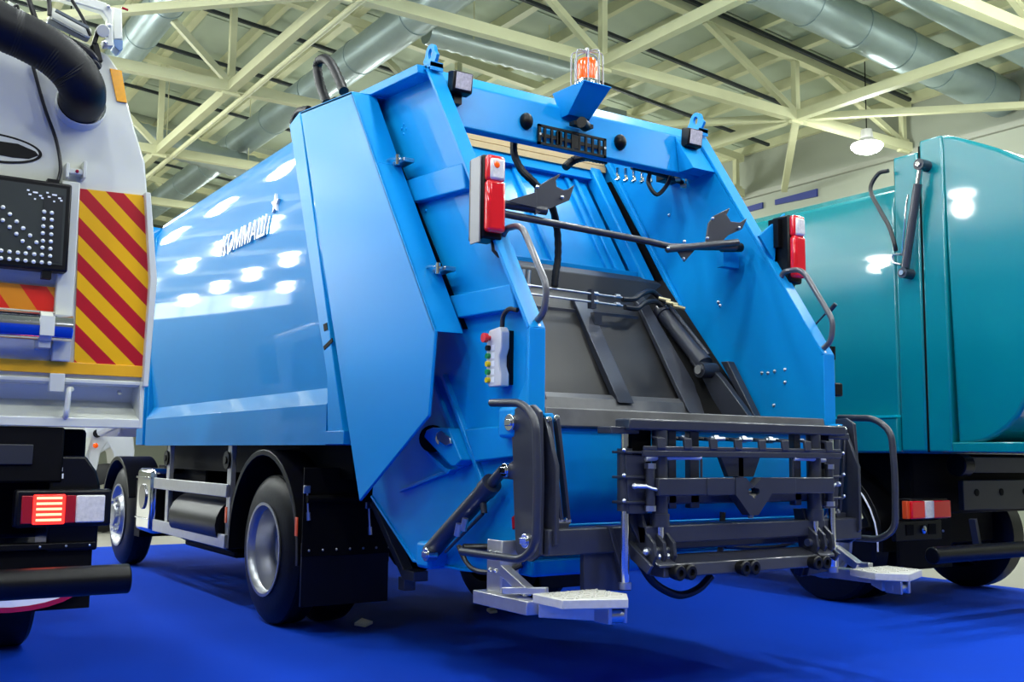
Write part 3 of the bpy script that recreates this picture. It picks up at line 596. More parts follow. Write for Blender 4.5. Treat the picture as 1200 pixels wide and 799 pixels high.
# hinge at the tailgate side
m_ = MB().prism([(-2.109,1.289),(-2.136,1.326),(-2.202,1.339),(-2.375,1.332),(-2.511,1.168),(-2.452,1.136),(-2.408,1.135)], 'x', hx(1.10), hx(1.0)); part(m_, 'hinge_lug', BLUET, .006, both=True)
m_ = MB().cyl((-1.120,-2.285,1.278), (-1.080,-2.215,1.279), .035, 16); part(m_, 'hinge_pin', CHROME, both=True)
m_ = MB().slab([(-1.150,-2.273,1.305),(-1.150,-2.318,1.318),(-1.150,-2.418,1.281),(-1.150,-2.428,1.250),(-1.150,-2.375,1.241),(-1.150,-2.283,1.273)], (.012,0,0)); part(m_, 'pin_keeper', ZINC, .003, both=True)
m_ = MB().cyl((-1.090,-2.130,1.280), (-1.020,-2.005,1.282), .075, 20); part(m_, 'hinge_roller', BLKM, both=True)
m_ = MB().prism([(-1.998,1.276),(-2.089,1.205),(-2.278,1.124),(-2.341,1.116),(-2.297,1.089),(-2.060,1.191)], 'x', hx(1.06), hx(1.0)); part(m_, 'hinge_lug', BLUET, .004, both=True)

# ---------------------------------------------------------------- bin lift
arm = [(-2.987,1.399),(-3.045,1.421),(-3.172,1.429),(-3.227,1.396),(-3.245,1.094),(-3.236,0.751),(-3.169,0.715),(-3.079,0.714),(-3.043,0.754),(-3.015,1.081),(-2.934,1.083),(-2.904,1.127),(-3.014,1.169)]
m_ = MB().prism(arm, 'x', -1.15, -1.128); la = part(m_, 'lift_arm', GREY, .004, both=True)
m_ = MB().prism([(-3.10,1.37),(-3.20,1.37),(-3.29,1.15),(-3.29,.80),(-3.22,.74),(-3.12,.74),(-3.10,.9)], 'x', -1.10, -1.078); part(m_, 'lift_arm', GREY, .004, both=True)
m_ = MB().tube(fillet([(-1.270,-3.009,1.438),(-1.270,-3.265,1.429),(-1.270,-3.373,1.351),(-1.270,-3.390,1.098),(-1.270,-3.381,0.805),(-1.270,-3.277,0.738),(-1.270,-2.758,0.732)], .10, 6), .019, 12); part(m_, 'guard_rail', GREY, both=True)
for q, r_ in (((-1.170,-3.004,1.349),.042),((-1.170,-2.965,1.124),.034),((-1.170,-3.143,0.806),.034),((-1.200,-2.268,0.671),.036)):
    q = Vector(q); m_ = MB().cyl(q, q+Vector((.06,0,0)), r_, 18).box(q+Vector((-.008,-.028,-.016)), q+Vector((.0,.028,.016))); part(m_, 'pivot_pin', CHROME, .004, both=True)
q = Vector((-1.140,-2.959,1.351)); m_ = MB().box(q+Vector((-.02,-.07,-.075)), q+Vector((.08,.07,.075))); part(m_, 'pivot_block', BLUET, .02, both=True)
q = Vector((-1.130,-2.160,0.659)); m_ = MB().box(q+Vector((-.03,-.08,-.07)), q+Vector((.10,.07,.07))); part(m_, 'pivot_block', BLUET, .02, both=True)
p0, p1 = Vector((-1.130,-2.188,0.670)), Vector((-1.130,-2.903,1.123)); d_ = (p1-p0)
m_ = MB().cyl(p0+d_*.02, p0+d_*.84, .047, 20).cyl(p0+d_*.78, p0+d_*.86, .052, 20); lc = part(m_, 'lift_cylinder', GREY, .0)
m2_ = MB().cyl(p0+d_*.84, p1, .028, 14); part(m2_, 'piston_rod', GREY, parent=lc)
part(MB().cyl(p0+d_*.75+Vector((0,0,-.05)), p0+d_*.75+Vector((0,-.01,-.10)), .017, 10).cyl(p0+d_*.72+Vector((0,-.02,-.09)), p0+d_*.2+Vector((0,-.03,-.07)), .008, 8), 'oil_pipe', GREY, parent=lc)
m_.mirrored().build('lift_cylinder', GREY, T); m2_.mirrored().build('piston_rod', GREY, T)
for k in range(2):
    q = Vector((-1.200,-2.622,0.793))+Vector((0,-.06*k+.03,.03*k)); part(MB().cyl(q, q+Vector((0,-.02,.06)), .016, 8), 'hose_fitting', ZINC)
for off in (0, .03):
    part(MB().tube(bez([Vector((-1.200,-2.640,0.744))+Vector((0,off,0)),(-1.200,-2.683,0.674),(-1.200,-2.795,0.639),(-1.180,-2.990,0.653),(-1.120,-3.057,0.688)],7), .012, 8), 'oil_hose', HOSE)
part(MB().cyl((-1.120,-2.540,0.725),(-1.120,-2.858,0.750),.022,12).cyl((-1.140,-2.859,0.751),(-1.100,-2.797,0.745),.03,12), 'valve_link', BLACK)
part(MB().prism([(-2.884,0.897),(-2.921,0.915),(-2.937,0.851),(-2.893,0.836)], 'x', -1.07, -1.045), 'red_reflector', REDD, .004)
# link bars
for a, b2 in (((-1.077,-3.200,1.360),(-1.010,-3.200,0.897)),((-1.033,-3.200,1.369),(-0.966,-3.200,0.896))):
    m_ = MB().bar(a, b2, .018, .036, (0,1,0)); part(m_, 'link_bar', GREY, .003, both=True)
    part(MB().ball(a, .018, 10), 'link_pin', CHROME, both=True); part(MB().ball(b2, .02, 10), 'link_pin', CHROME, both=True)
m_ = MB().slab([(-1.097,-3.180,1.391),(-1.038,-3.180,1.393),(-0.993,-3.180,1.338),(-1.038,-3.180,1.321)], (0,.05,0)); part(m_, 'link_bracket', BLUET, .005, both=True)
m_ = MB().slab([(-1.053,-3.220,0.892),(-0.966,-3.220,0.890),(-0.990,-3.220,0.801),(-1.043,-3.220,0.784)], (0,.05,0)); part(m_, 'link_bracket', GREY, .004, both=True)
# torsion beam and second tube
part(MB().box((-1.12,-3.27,.745),(1.05,-3.15,.865)), 'torsion_beam', GREY, .008)
part(MB().box((-.66,-3.40,.79),(.59,-3.28,.875)), 'swing_tube', GREY, .008)
part(MB().box((-.66,-3.38,.97),(.59,-3.30,1.03)), 'inner_tube', GREY, .008)
m_ = MB().slab([(-0.909,-3.250,0.781),(-0.752,-3.250,0.866),(-0.633,-3.250,0.563),(-0.908,-3.250,0.580)], (0,.03,0)); part(m_, 'step_hanger', GREY, .003, both=True)
m_ = MB().slab([(-0.787,-3.280,0.869),(-0.761,-3.280,0.868),(-0.648,-3.280,0.567),(-0.674,-3.280,0.569)], (0,.1,0)); part(m_, 'step_hanger_rib', GREY, .003, both=True)
# top beam, posts and comb
part(MB().box((-.79,-3.44,1.318),(.725,-3.33,1.37)), 'top_beam', GREY, .008)
m_ = MB().box((-.87,-3.40,1.300),(-.70,-3.30,1.332)); part(m_, 'rod_bracket', GREY, .004, both=True)
m_ = MB().box((-.72,-3.37,1.0),(-.60,-3.33,1.32)); part(m_, 'inner_plate', BLKM, .003, both=True)
m_ = MB().cyl((-.755,-3.36,.60),(-.755,-3.36,1.335), .021, 14); part(m_, 'guide_rod', CHROME, both=True)
m_ = MB().cyl((-.755,-3.36,1.335),(-.755,-3.36,1.352), .024, 12).cyl((-.755,-3.36,.59),(-.755,-3.36,.62), .03, 12); part(m_, 'rod_end', ZINC, both=True)
m_ = MB().cyl((-.755,-3.36,.945),(-.755,-3.36,1.232), .036, 18); part(m_, 'slide_sleeve', GREY, both=True)
for z in (1.215,1.10,.985):
    m_ = MB().box((-.80,-3.41,z-.006),(-.66,-3.32,z+.006)); part(m_, 'sleeve_collar', GREY, .003, both=True)
    m_ = MB().ball((-.80,-3.41,z+.01), .010, 8); part(m_, 'bolt_head', ZINC, both=True)
sp = [(-0.785,1.206),(-0.677,1.203),(-0.651,1.152),(-0.604,1.112),(-0.594,0.977),(-0.657,0.931),(-0.760,0.933)]
m_ = MB().prism(sp, 'y', -3.40, -3.385); part(m_, 'slider_plate', GREY, .003, both=True)
m_ = MB().cyl((-.66,-3.43,.97),(-.66,-3.43,1.14), .022, 14); part(m_, 'hinge_barrel', GREY, both=True)
m_ = MB().cyl((-.66,-3.43,1.14),(-.66,-3.43,1.165), .028, 6).cyl((-.66,-3.43,.945),(-.66,-3.43,.97), .026, 8); part(m_, 'hinge_bolt', ZINC, both=True)
m_ = MB().cyl((-.74,-3.42,1.06),(-.70,-3.45,1.06), .012, 8).cyl((-.70,-3.44,1.06),(-.63,-3.46,1.04),.008,8).ball((-.745,-3.42,1.06),.015,8); part(m_, 'set_screw', ZINC, both=True)
# clamp bar with the V centre and clover cut-out
part(MB().box((-.645,-3.475,1.015),(-.31,-3.44,1.098)), 'clamp_bar', GREY, .006)
part(MB().box((.24,-3.475,1.015),(.576,-3.44,1.098)), 'clamp_bar', GREY, .006)
def lobes():
    out = []
    zc, s_ = 1.04, 1.0
    # left half of a clover: top tip, lobe, bottom
    pts = [(0,1.052)]
    for k in range(7):
        a = PI*.35+PI*1.15*k/6; pts.append((-.024+.017*math.cos(a), 1.030+.017*math.sin(a)))
    pts += [(-.012,1.008),(-.006,.998),(0,.997)]
    return pts
lp = lobes()
xc2 = XC
half = [(-.33,1.098),(-.265,1.098),(-.05,1.098),(0,1.068)]
halfL = [(-.125,1.098),(-.045,1.098),(0,1.055+.013)]
def vplate(sgn):
    outer = [(0,.915),(-.028,.915),(-.115,1.005),(-.125,1.015),(-.125,1.098),(-.055,1.098),(0,1.052)]
    poly = outer+lp[1:]
    pts = [(xc2+sgn*p[0], p[1]) for p in poly]
    return MB().prism(pts, 'y', -3.485, -3.43)
vp = vplate(1); a_ = vplate(-1); a_.f = a_.f; vp.add(a_.v, a_.f)
part(vp, 'clamp_v_plate', GREY, .0)
m_ = MB().box((XC-.31,-3.48,1.015),(XC-.12,-3.438,1.098)); part(m_, 'clamp_bar', GREY, .003, both=True)
part(MB().cyl((XC,-3.46,.90),(XC,-3.46,1.0), .014, 10).cyl((XC-.03,-3.46,1.0),(XC+.03,-3.46,1.0), .02, 10), 'grease_nipple', mat('worn_zinc',(0.3,0.28,0.25),.4,.8))
m_ = MB().tube([(-.66,-3.40,1.185),(-.50,-3.43,1.195),(-.36,-3.45,1.195)], .013, 10); part(m_, 'release_lever', CTRL, both=True)
m_ = MB().cyl((-.355,-3.45,1.10),(-.355,-3.45,1.205), .006, 8); part(m_, 'lever_stop', GREY, both=True)
part(MB().box((-.723,-3.462,1.195),(.655,-3.44,1.225)).box((-.723,-3.462,1.225),(.655,-3.45,1.245)), 'comb_bar', GREY, .004)
for k in range(8):
    x = -.62+.168*k
    part(MB().prism([(-3.455,1.225),(-3.468,1.235),(-3.464,1.283),(-3.42,1.292),(-3.42,1.282),(-3.45,1.275)], 'x', x-.024, x+.024), 'comb_tooth', GREY, .002)
m_ = MB().cyl((-.575,-3.40,.87),(-.575,-3.40,1.32), .038, 18).cyl((-.575,-3.40,.87),(-.575,-3.40,.93),.046,18); part(m_, 'tilt_cylinder', GREY, both=True)
m_ = MB().cyl((-.575,-3.40,.80),(-.575,-3.40,.88), .018, 12); part(m_, 'piston_rod', CHROME, both=True)
m_ = MB().box((-.50,-3.38,.95),(-.45,-3.34,1.32)); part(m_, 'inner_post', GREY, .004, both=True)
m_ = MB().box((-.36,-3.38,.95),(-.30,-3.34,1.32)); part(m_, 'inner_post', GREY, .004)
part(MB().slab([(XC-.14,-3.40,1.20),(XC+.14,-3.40,1.20),(XC+.09,-3.40,1.10),(XC-.09,-3.40,1.10)], (0,.03,0)).box((XC-.02,-3.40,.98),(XC+.02,-3.36,1.2)), 'centre_gusset', GREY, .003)
# knuckles below
for x0 in (-.66,-.60,-.54):
    m_ = MB().prism([(-3.36,.93),(-3.30,.93),(-3.34,.70),(-3.44,.70),(-3.46,.74),(-3.45,.80),(-3.40,.84)], 'x', x0, x0+.018); part(m_, 'knuckle_plate', GREY, .002, both=True)
m_ = MB().cyl((-.67,-3.41,.76),(-.50,-3.41,.76), .02, 12).ball((-.672,-3.41,.76),.016,8); part(m_, 'knuckle_pin', ZINC, both=True)
m_ = MB().slab([(-0.731,-3.330,0.937),(-0.626,-3.330,0.935),(-0.569,-3.360,0.776),(-0.653,-3.360,0.779)], (0,.02,0)); part(m_, 'knuckle_gusset', GREY, .002, both=True)
# buffer beam
part(MB().prism([(-3.34,.735),(-3.455,.70),(-3.46,.64),(-3.36,.64)], 'x', -.60, .53), 'buffer_beam', mat('graphite_paint_gloss',(0.05,0.053,0.07),.3,.1,.8), .006)
m_ = MB().slab([(-.69,-3.30,.80),(-.55,-3.30,.80),(-.53,-3.47,.70),(-.64,-3.47,.70)], (0,0,-.012)).prism([(-3.30,.80),(-3.47,.70),(-3.44,.66),(-3.32,.72)], 'x', -.69, -.675); part(m_, 'buffer_bracket', mat('graphite_paint_gloss',(0,0,0)), .003, both=True)
for x in (-.60,-.545):
    m_ = MB().ball((x,-3.42,.735), .016, 8); part(m_, 'bolt_head', ZINC, both=True)
for x in (-.545,-.475,-.118,-.055,.40,.465):
    z_ = .665
    rb = part(MB().lathe([(0,0),(.030,0),(.034,.02),(.036,.05),(.030,.056),(.016,.056),(.014,.04),(0,.04)], (x,-3.455,z_), (0,-1,0), 18), 'rubber_buffer', RUB)
# hoses under the lift
part(MB().tube(bez([(-0.575,-3.200,0.764),(-0.515,-3.200,0.672),(-0.428,-3.200,0.577),(-0.278,-3.200,0.514),(-0.144,-3.200,0.535),(-0.055,-3.200,0.594)],6), .02, 10), 'oil_hose', HOSE)
part(MB().tube(bez([(0.134,-3.100,0.907),(0.119,-3.100,0.729),(0.087,-3.100,0.664)],6), .016, 8), 'oil_hose', HOSE)
part(MB().tube(bez([(0.150,-3.100,0.728),(0.342,-3.100,0.711),(0.576,-3.100,0.711),(0.750,-3.100,0.751)],6), .012, 8), 'oil_hose', HOSE)
for k in range(6):
    x = -.5+.2*k; part(MB().cyl((x,-3.25,1.29),(x+.10,-3.25,1.29), .012, 8).cyl((x+.02,-3.25,1.29),(x+.05,-3.25,1.29), .02, 6), 'pipe_fitting', ZINC)
    if k < 5: part(MB().cyl((x+.08,-3.25,1.29),(x+.22,-3.25,1.285), .010, 8), 'oil_pipe', BLACK)
# control levers on the right hand side
for k in range(2):
    x = XC+1.13+.03*k; part(MB().cyl((x,-3.04,1.63),(x,-3.04,1.80), .006, 8), 'lever_rod', ZINC); part(MB().cyl((x,-3.04,1.78),(x,-3.04,1.86), .013, 10), 'lever_grip', BLACK)
part(MB().box((XC+1.10,-3.09,1.56),(XC+1.18,-3.0,1.64)), 'lever_block', BLACK, .01)
part(MB().cyl((XC+1.1,-2.9,1.95),(XC+1.12,-3.05,2.08), .006, 8).cyl((XC+1.12,-3.03,2.05),(XC+1.13,-3.09,2.11), .014, 8), 'lever_rod', GREY)

# ---------------------------------------------------------------- folding steps
def step(s_):
    def M(mb): return mb if s_ < 0 else mb.mirrored()
    def pt(mb, name, mt, bev=.003, parent=None): return part(M(mb), name, mt, bev, parent=parent)
    top = [(-1.244,-3.34),(-.915,-3.335),(-.86,-3.54),(-.93,-3.66),(-1.24,-3.56)]
    top = [(-1.25,-3.33),(-.92,-3.34),(-.885,-3.53),(-.99,-3.665),(-1.255,-3.555)]
    tr = pt(MB().prism(top, 'z', .558, .598), 'step_tread', TREAD, .004)
    dm = MB()
    for i in range(8):
        for j in range(5):
            x = -1.21+.04*i; y = -3.37-.045*j
            dm.bar((x-.012,y-.01*(1 if (i+j)%2 else -1),.599),(x+.012,y+.01*(1 if (i+j)%2 else -1),.599), .008, .006)
    o = pt(dm, 'tread_pattern', TREAD, 0, tr); o['kind'] = 'stuff'
    pt(MB().box((-1.215,-3.02,.56),(-1.205,-2.90,.80)).box((-1.215,-3.03,.56),(-1.12,-3.02,.80)), 'step_bracket', ALU)
    for dz in (.66,.74):
        for dy in (-2.985,-2.935): pt(MB().ball((-1.218,dy,dz), .012, 8), 'bolt_head', CHROME, 0)
    pt(MB().box((-1.26,-3.30,.50),(-1.17,-2.85,.56)), 'step_arm', ALU)
    pt(MB().bar((-1.19,-3.30,.52),(-1.02,-3.50,.52), .05, .06), 'step_arm', ALU)
    pt(MB().bar((-1.20,-3.02,.67),(-1.18,-3.20,.585), .05, .045), 'step_strut', ALU)
    pt(MB().bar((-1.25,-3.10,.585),(-1.15,-3.30,.60), .03, .03), 'step_strut', ALU)
    pt(MB().cyl((-1.05,-3.58,.52),(-.97,-3.60,.52), .03, 14).box((-1.06,-3.62,.49),(-1.04,-3.52,.56)).box((-.98,-3.63,.49),(-.965,-3.53,.56)), 'step_hinge', ZINC)
step(-1); step(1)

# ---------------------------------------------------------------- chassis, wheels, mudguards
for s_ in (-.42,.42): part(MB().box((XC+s_-.04,-2.0,.78),(XC+s_+.04,5.6,1.03)), 'chassis_rail', BLKM, .005)
part(MB().box((hx(1.0),-1.0,1.03),(XC+1.0,3.3,1.245)), 'subframe', BLKM)
for y in (-1.4,1.2,2.8): part(MB().box((hx(.42),y-.06,.8),(XC+.42,y+.06,1.0)), 'cross_member', BLKM)
WHP = {}
def wheel(x, y, s_, dual=False, steer=False):
    c = Vector((x,y,.519)); d = (s_,0,0); w_ = .28
    tw = part(MB().lathe([(.32,0),(.34,.0),(.43,.012),(.49,.035),(.513,.06),(.515,.22),(.49,.245),(.43,.27),(.32,.28)], c-Vector((s_*.28,0,0)), d, 56), 'tyre', RUB)
    for o_ in (.085,.13,.175):
        part(MB().lathe([(.5155,o_),(.518,o_+.001),(.518,o_+.028),(.5155,o_+.029)], c-Vector((s_*.28,0,0)), d, 56), 'tread_rib', RUB, parent=tw)
    depth = .15 if dual else -.02
    if dual: prof_ = [(.322,.003),(.325,.012),(.305,.012),(.30,-.02),(.285,-.04),(.28,-.10),(.268,-.13),(.262,-.175),(.24,-.190),(.20,-.195),(.12,-.19),(.12,-.13),(.09,-.12),(0,-.115)]
    else: prof_ = [(.322,.003),(.325,.012),(.305,.012),(.29,-.02),(.27,-.05),(.24,-.06),(.21,-.02),(.19,.02),(.13,.03),(.11,.06),(.07,.07),(0,.07)]
    rm = part(MB().lathe(prof_, c, d, 48), 'wheel_rim', RIM, parent=tw)
    for k in range(10):
        a = 2*PI*k/10; r_ = .165; hz = -.19 if dual else .028
        q = c+Vector((s_*hz, r_*math.cos(a), r_*math.sin(a))); part(MB().cyl(q, q+Vector((s_*.03,0,0)), .017, 6), 'wheel_nut', ZINC, parent=tw)
    if dual:
        for k in range(8):
            a = 2*PI*k/8+.2; q = c+Vector((-s_*.187, .225*math.cos(a), .225*math.sin(a))); part(MB().cyl(q, q+Vector((s_*.004,0,0)), .028, 14), 'hand_hole', BLACK, parent=tw)
    return tw
wheel(-1.235,0.0,-1,True); wheel(-.92,0.0,-1,True); wheel(2*XC+1.235,0,1,True); wheel(2*XC+.92,0,1,True)
wheel(-1.2,4.45,-1); wheel(2*XC+1.2,4.45,1)
part(MB().cyl((-.9,0,.515),(.85,0,.515),.09,14).ball((XC,0,.515),.22,16), 'rear_axle', BLKM)
part(MB().cyl((-.9,4.45,.5),(.85,4.45,.5),.06,12), 'front_axle', BLKM)
# rear mudguard: arched band
def arc(r, y0, a0_, a1_, n_=18, z0=.515): return [(y0+r*math.cos(math.radians(a0_+(a1_-a0_)*k/n_)), z0+r*math.sin(math.radians(a0_+(a1_-a0_)*k/n_))) for k in range(n_+1)]
pl = arc(.70,-.02,0,180); pl = [(pl[0][0],.47)]+pl+[(pl[-1][0],.47)]
il = arc(.66,-.02,0,180); il = [(il[0][0],.47)]+il+[(il[-1][0],.47)]
m_ = MB().prism(pl+il[::-1], 'x', -1.275, -.62); mg = part(m_, 'mudguard', BLACK, .004, both=True)
wr_ = MB().tube([(-1.285,p[0],p[1]) for p in [(il[0][0]+.0,.47)]+il+[(il[-1][0]-.05,.46)]], .012, 8); part(wr_, 'mudguard_trim', mat('highlight_white_trim',(0.9,0.9,0.92),.3), both=True)  # the chrome highlight along the lip is put into this near-white colour
for q in ((-1.283,-.70,.72),(-1.283,.70,.72)): part(MB().box(Vector(q)-Vector((.004,.02,.06)), Vector(q)+Vector((.004,.02,.06))), 'side_reflector', REFO, .003)
m_ = MB().box((-1.275,-.79,.22),(-.66,-.765,.62)); mf = part(m_, 'mudflap', BLACK, .003, both=True)
part(MB().box((-1.28,-.80,.535),(-.655,-.785,1.10)), 'mudflap_upper', BLKM, .003); part(MB().box((XC*2+.655,-.80,.535),(XC*2+1.28,-.785,1.10)), 'mudflap_upper', BLKM, .003)
for k in range(7): part(MB().ball((-1.235+.095*k,-.805,.575), .009, 8), 'flap_rivet', ZINC)
for q in ((-1.266,-0.820,0.937),(-0.831,-0.820,0.832)):
    q = Vector(q); part(MB().cyl(q+Vector((0,0,.02)), q+Vector((.012,0,-.14)), .007, 8).cyl(q+Vector((.012,0,-.12)), q+Vector((.016,0,-.17)), .014, 8), 'flap_chain', ZINC)
    part(MB().box(q+Vector((-.025,-.01,.0)), q+Vector((.02,.01,.05))), 'chain_shackle', ZINC, .004)
part(MB().cyl((-1.27,-.83,.90),(-.62,-.83,.90),.025,12), 'flap_rail', BLKM)
part(MB().bar((-.80,-.86,.88),(-.80,-1.36,.43),.07,.05).box((-.85,-1.50,.43),(-.75,-1.34,.49)).box((-.84,-1.36,.36),(-.76,-1.28,.44)), 'service_prop', GREY, .004)
# under-run guard, tank and boxes on the left
part(MB().box((-1.245,.835,.845),(-1.215,2.93,.945)), 'guard_plank', ALU, .004); part(MB().box((-1.245,.835,.455),(-1.215,2.91,.56)), 'guard_plank', ALU, .004)
for y in (.84,2.55): part(MB().box((-1.21,y,.46),(-1.17,y+.09,1.245)), 'guard_post', ALU, .003)
for y in (.90,2.6): part(MB().cyl((-1.22,y,1.13),(-1.235,y,1.13),.07,20).cyl((-1.235,y,1.13),(-1.245,y,1.13),.03,16), 'tie_down_disc', BLACK)
part(MB().box((-.95,2.3,.5),(-.4,3.7,1.2)), 'dark_filler_box', BLKM, .02)  # added dark filler, keeps the space behind the guard planks dark
part(MB().box((-1.1,1.0,.36),(-.55,2.35,.80)), 'battery_box', BLKM, .02); part(MB().cyl((-1.05,1.0,.62),(-1.05,2.3,.62),.22,20), 'air_tank', BLACK)
tk = part(MB().box((-1.26,2.96,.42),(-.80,3.50,1.03)), 'chrome_tank', CHROME, .05, segs=4)
part(MB().box((-1.27,2.98,.93),(-1.255,3.48,.95)).box((-1.27,2.98,.55),(-1.255,3.48,.56)), 'tank_strap', CHROME, .002, parent=tk)
part(MB().cyl((-1.255,3.22,.76),(-1.275,3.22,.76),.12,24), 'tank_boss', mat('dark_chrome',(0.25,0.25,0.27),.2,1.0), .004, parent=tk)
part(MB().box((-1.2,3.55,.35),(-.62,3.75,.9)), 'front_mudflap', BLKM)
part(MB().cyl((-.85,3.15,.9),(-.85,3.15,1.24),.14,16), 'air_filter', mat('worn_zinc',(0,0,0)))
pl = arc(.62,4.45,20,160); il = arc(.58,4.45,20,160)
m_ = MB().prism(pl+il[::-1], 'x', -1.24, -.9); part(m_, 'front_mudguard', BLACK, .004, both=True)
part(MB().prism([(3.75,1.55),(5.75,1.35),(5.75,1.9),(5.5,2.9),(3.75,2.95)], 'x', -1.2, 1.13), 'cab', mat('white_cab_paint',(0.6,0.62,0.65),.3,0,.5), .05)
# corrugated air hose and vents on top of the body
part(MB().tube(bez([(-1.050,-0.430,3.670),(-1.050,-0.295,3.848),(-1.050,-0.236,4.007),(-1.050,-0.375,4.008),(-1.050,-0.533,3.889),(-1.050,-0.720,3.666)],9), .036, 12, ribs=.14), 'top_hose', HOSEB)
part(MB().tube(bez([(-1.050,0.213,3.685),(-1.050,0.099,3.747),(-1.050,-0.101,3.711)],6), .03, 10, ribs=.1), 'top_hose', HOSEB)

# ================================================================== PALE GREY SUCTION TRUCK (left)
LY = -2.0
G = thing('suction_truck', 'pale grey suction truck with thick black hose and red and yellow striped panel', 'truck', (-3.8,0,0))
def gp(mb, name, mt, bev=0.0, parent=None, **k): return mb.build(name, mt, parent or G, bev, **k)
out = [(-2.60,1.50),(-2.583,1.80),(-2.575,2.02),(-2.60,2.30),(-2.632,2.44),(-2.652,2.60),(-2.709,2.76),(-2.794,3.03),(-2.85,3.10),(-3.0,3.14)]
full = out+[(-7.66-p[0], p[1]) for p in reversed(out)]
gp(MB().prism(full, 'y', LY, LY+2.7), 'tank_body', WHITE, .01)
gp(MB().prism([(-2.622,1.50),(-2.612,2.02),(-2.655,2.44),(-2.630,2.44),(-2.580,2.02),(-2.596,1.50)], 'y', LY-.05, LY+.0), 'panel_rim', WHITE, .004)
# striped marker panel
HZ = stripes('red_yellow_stripes', (0.80,0.42,0.0), (0.42,0.0,0.012), (0.95,0.0,1.0), 6.1, .25, 0.50)
gp(MB().slab([(-2.945,LY-.012,2.42),(-2.65,LY-.012,2.43),(-2.60,LY-.012,2.02),(-2.612,LY-.012,1.57),(-2.925,LY-.012,1.57)], (0,.012,0)), 'striped_panel', HZ, label='red and yellow diagonal striped panel')
gp(MB().box((-5.05,LY-.02,1.545),(-2.605,LY+.0,1.60)), 'yellow_strip', YELLOW, .002)
gp(MB().box((-3.03,LY-.05,1.60),(-2.95,LY,2.44)), 'hinge_post', WHITE, .006)
gp(MB().box((-3.03,LY-.03,1.46),(-2.965,LY,1.545)), 'hinge_foot', WHITE, .004)
# folded lower edge
gp(MB().prism([(LY,1.525),(LY-.02,1.525),(LY-.02,1.505),(LY+.12,1.50),(LY+.14,1.43),(LY+.02,1.36),(LY-.03,1.345),(LY-.03,1.302),(LY+.02,1.302),(LY+.3,1.32),(LY+.3,1.525)], 'x', -5.05, -2.625), 'sill_trough', WHITE, .004)
gp(MB().box((-2.628,LY-.03,1.302),(-2.61,LY+.3,1.525)), 'trough_end', WHITE, .003)
gp(MB().tube(fillet([(-2.93,LY-.005,1.475),(-2.95,LY-.05,1.475),(-2.955,LY-.05,1.35),(-2.955,LY+.02,1.34)],.03,4), .013, 10), 'hook_latch', WHITE)
gp(MB().ball((-2.70,LY+.07,1.475), .012, 10), 'bolt_head', ZINC)
# arrow board
ab = gp(MB().box((-3.50,LY-.11,2.0),(-2.995,LY-.03,2.41)), 'arrow_board', BLACK, .01)
gp(MB().box((-3.48,LY-.113,2.03),(-3.02,LY-.109,2.385)), 'board_face', GLASSD, parent=ab)
gp(MB().box((-3.115,LY-.115,2.04),(-3.03,LY-.111,2.35)), 'board_side_strip', mat('board_strip',(0.004,0.006,0.008),.4), parent=ab)
gp(MB().box((-3.10,LY-.10,2.41),(-3.05,LY-.05,2.425)), 'board_clip', BLACK, parent=ab); gp(MB().box((-3.10,LY-.10,1.965),(-3.06,LY-.06,2.0)), 'board_clip', BLACK, parent=ab)
leds = MB()
pts = [(p[0],p[1]) for p in [(-3.277,2.262),(-3.248,2.235),(-3.219,2.206),(-3.191,2.179),(-3.161,2.150),(-3.133,2.122),(-3.162,2.093),(-3.190,2.121),(-3.217,2.150),(-3.246,2.177),(-3.275,2.204),(-3.273,2.068),(-3.240,2.067),(-3.206,2.067),(-3.174,2.067),(-3.139,2.067),(-3.272,2.034),(-3.239,2.034),(-3.206,2.034),(-3.173,2.034),(-3.140,2.033),(-3.109,2.266),(-3.077,2.265),(-3.109,2.233),(-3.075,2.233),(-3.109,2.199),(-3.075,2.199),(-3.109,2.167),(-3.074,2.166),(-3.107,2.132),(-3.074,2.133),(-3.107,2.101),(-3.074,2.100),(-3.107,2.068),(-3.073,2.067),(-3.106,2.034),(-3.074,2.034)]]
for x, z in pts: leds.ball((x,LY-.116,z), .0095, 8)
o = gp(leds, 'led_beads', LEDM, parent=ab); o['kind'] = 'stuff'
dg_ = MB()
for cx_ in (-3.07,-3.15):
    for dx,dz,w_ in ((0,.0,.02),(-.022,-.012,.012),(.022,-.012,.012),(-.03,.006,.01),(.03,-.022,.01),(0,-.03,.008)): dg_.box((cx_+dx-w_/2,LY-.117,2.345+dz),(cx_+dx+w_/2,LY-.1135,2.352+dz))
o = gp(dg_, 'board_symbols', WLET, parent=ab); o['kind'] = 'stuff'
# orange panel, chrome tube with blue band
OR = stripes('orange_red_stripes', (0.80,0.27,0.01), (0.80,0.02,0.01), (1.0,0.0,0.72), 4.4, .08, .5)
gp(MB().box((-3.9,LY-.02,1.825),(-3.02,LY,1.94)), 'reflective_panel', OR)
tb = gp(MB().cyl((-4.6,LY-.10,1.745),(-2.965,LY-.10,1.745), .062, 28), 'polished_tube', CHROME, .0)
bl = MB(); sg = 12
bl.lathe([(.0635,0),(.0635,1.63)], (-4.6,LY-.10,1.745), (1,0,0), 48)
bl.f = [f for f in bl.f if sum(bl.v[i][2] for i in f)/4 < 1.742 and sum(bl.v[i][2] for i in f)/4 > 1.70]
gp(bl, 'tube_blue_band', CHRB, parent=tb)
gp(MB().lathe([(.0,0),(.066,0),(.066,.05),(.07,.05),(.07,0)], (-3.10,LY-.10,1.745), (1,0,0), 24).box((-3.10,LY-.12,1.65),(-3.05,LY,1.69)).box((-3.105,LY-.17,1.70),(-3.045,LY-.155,1.79)), 'tube_clamp', WHITE, .003, parent=tb)
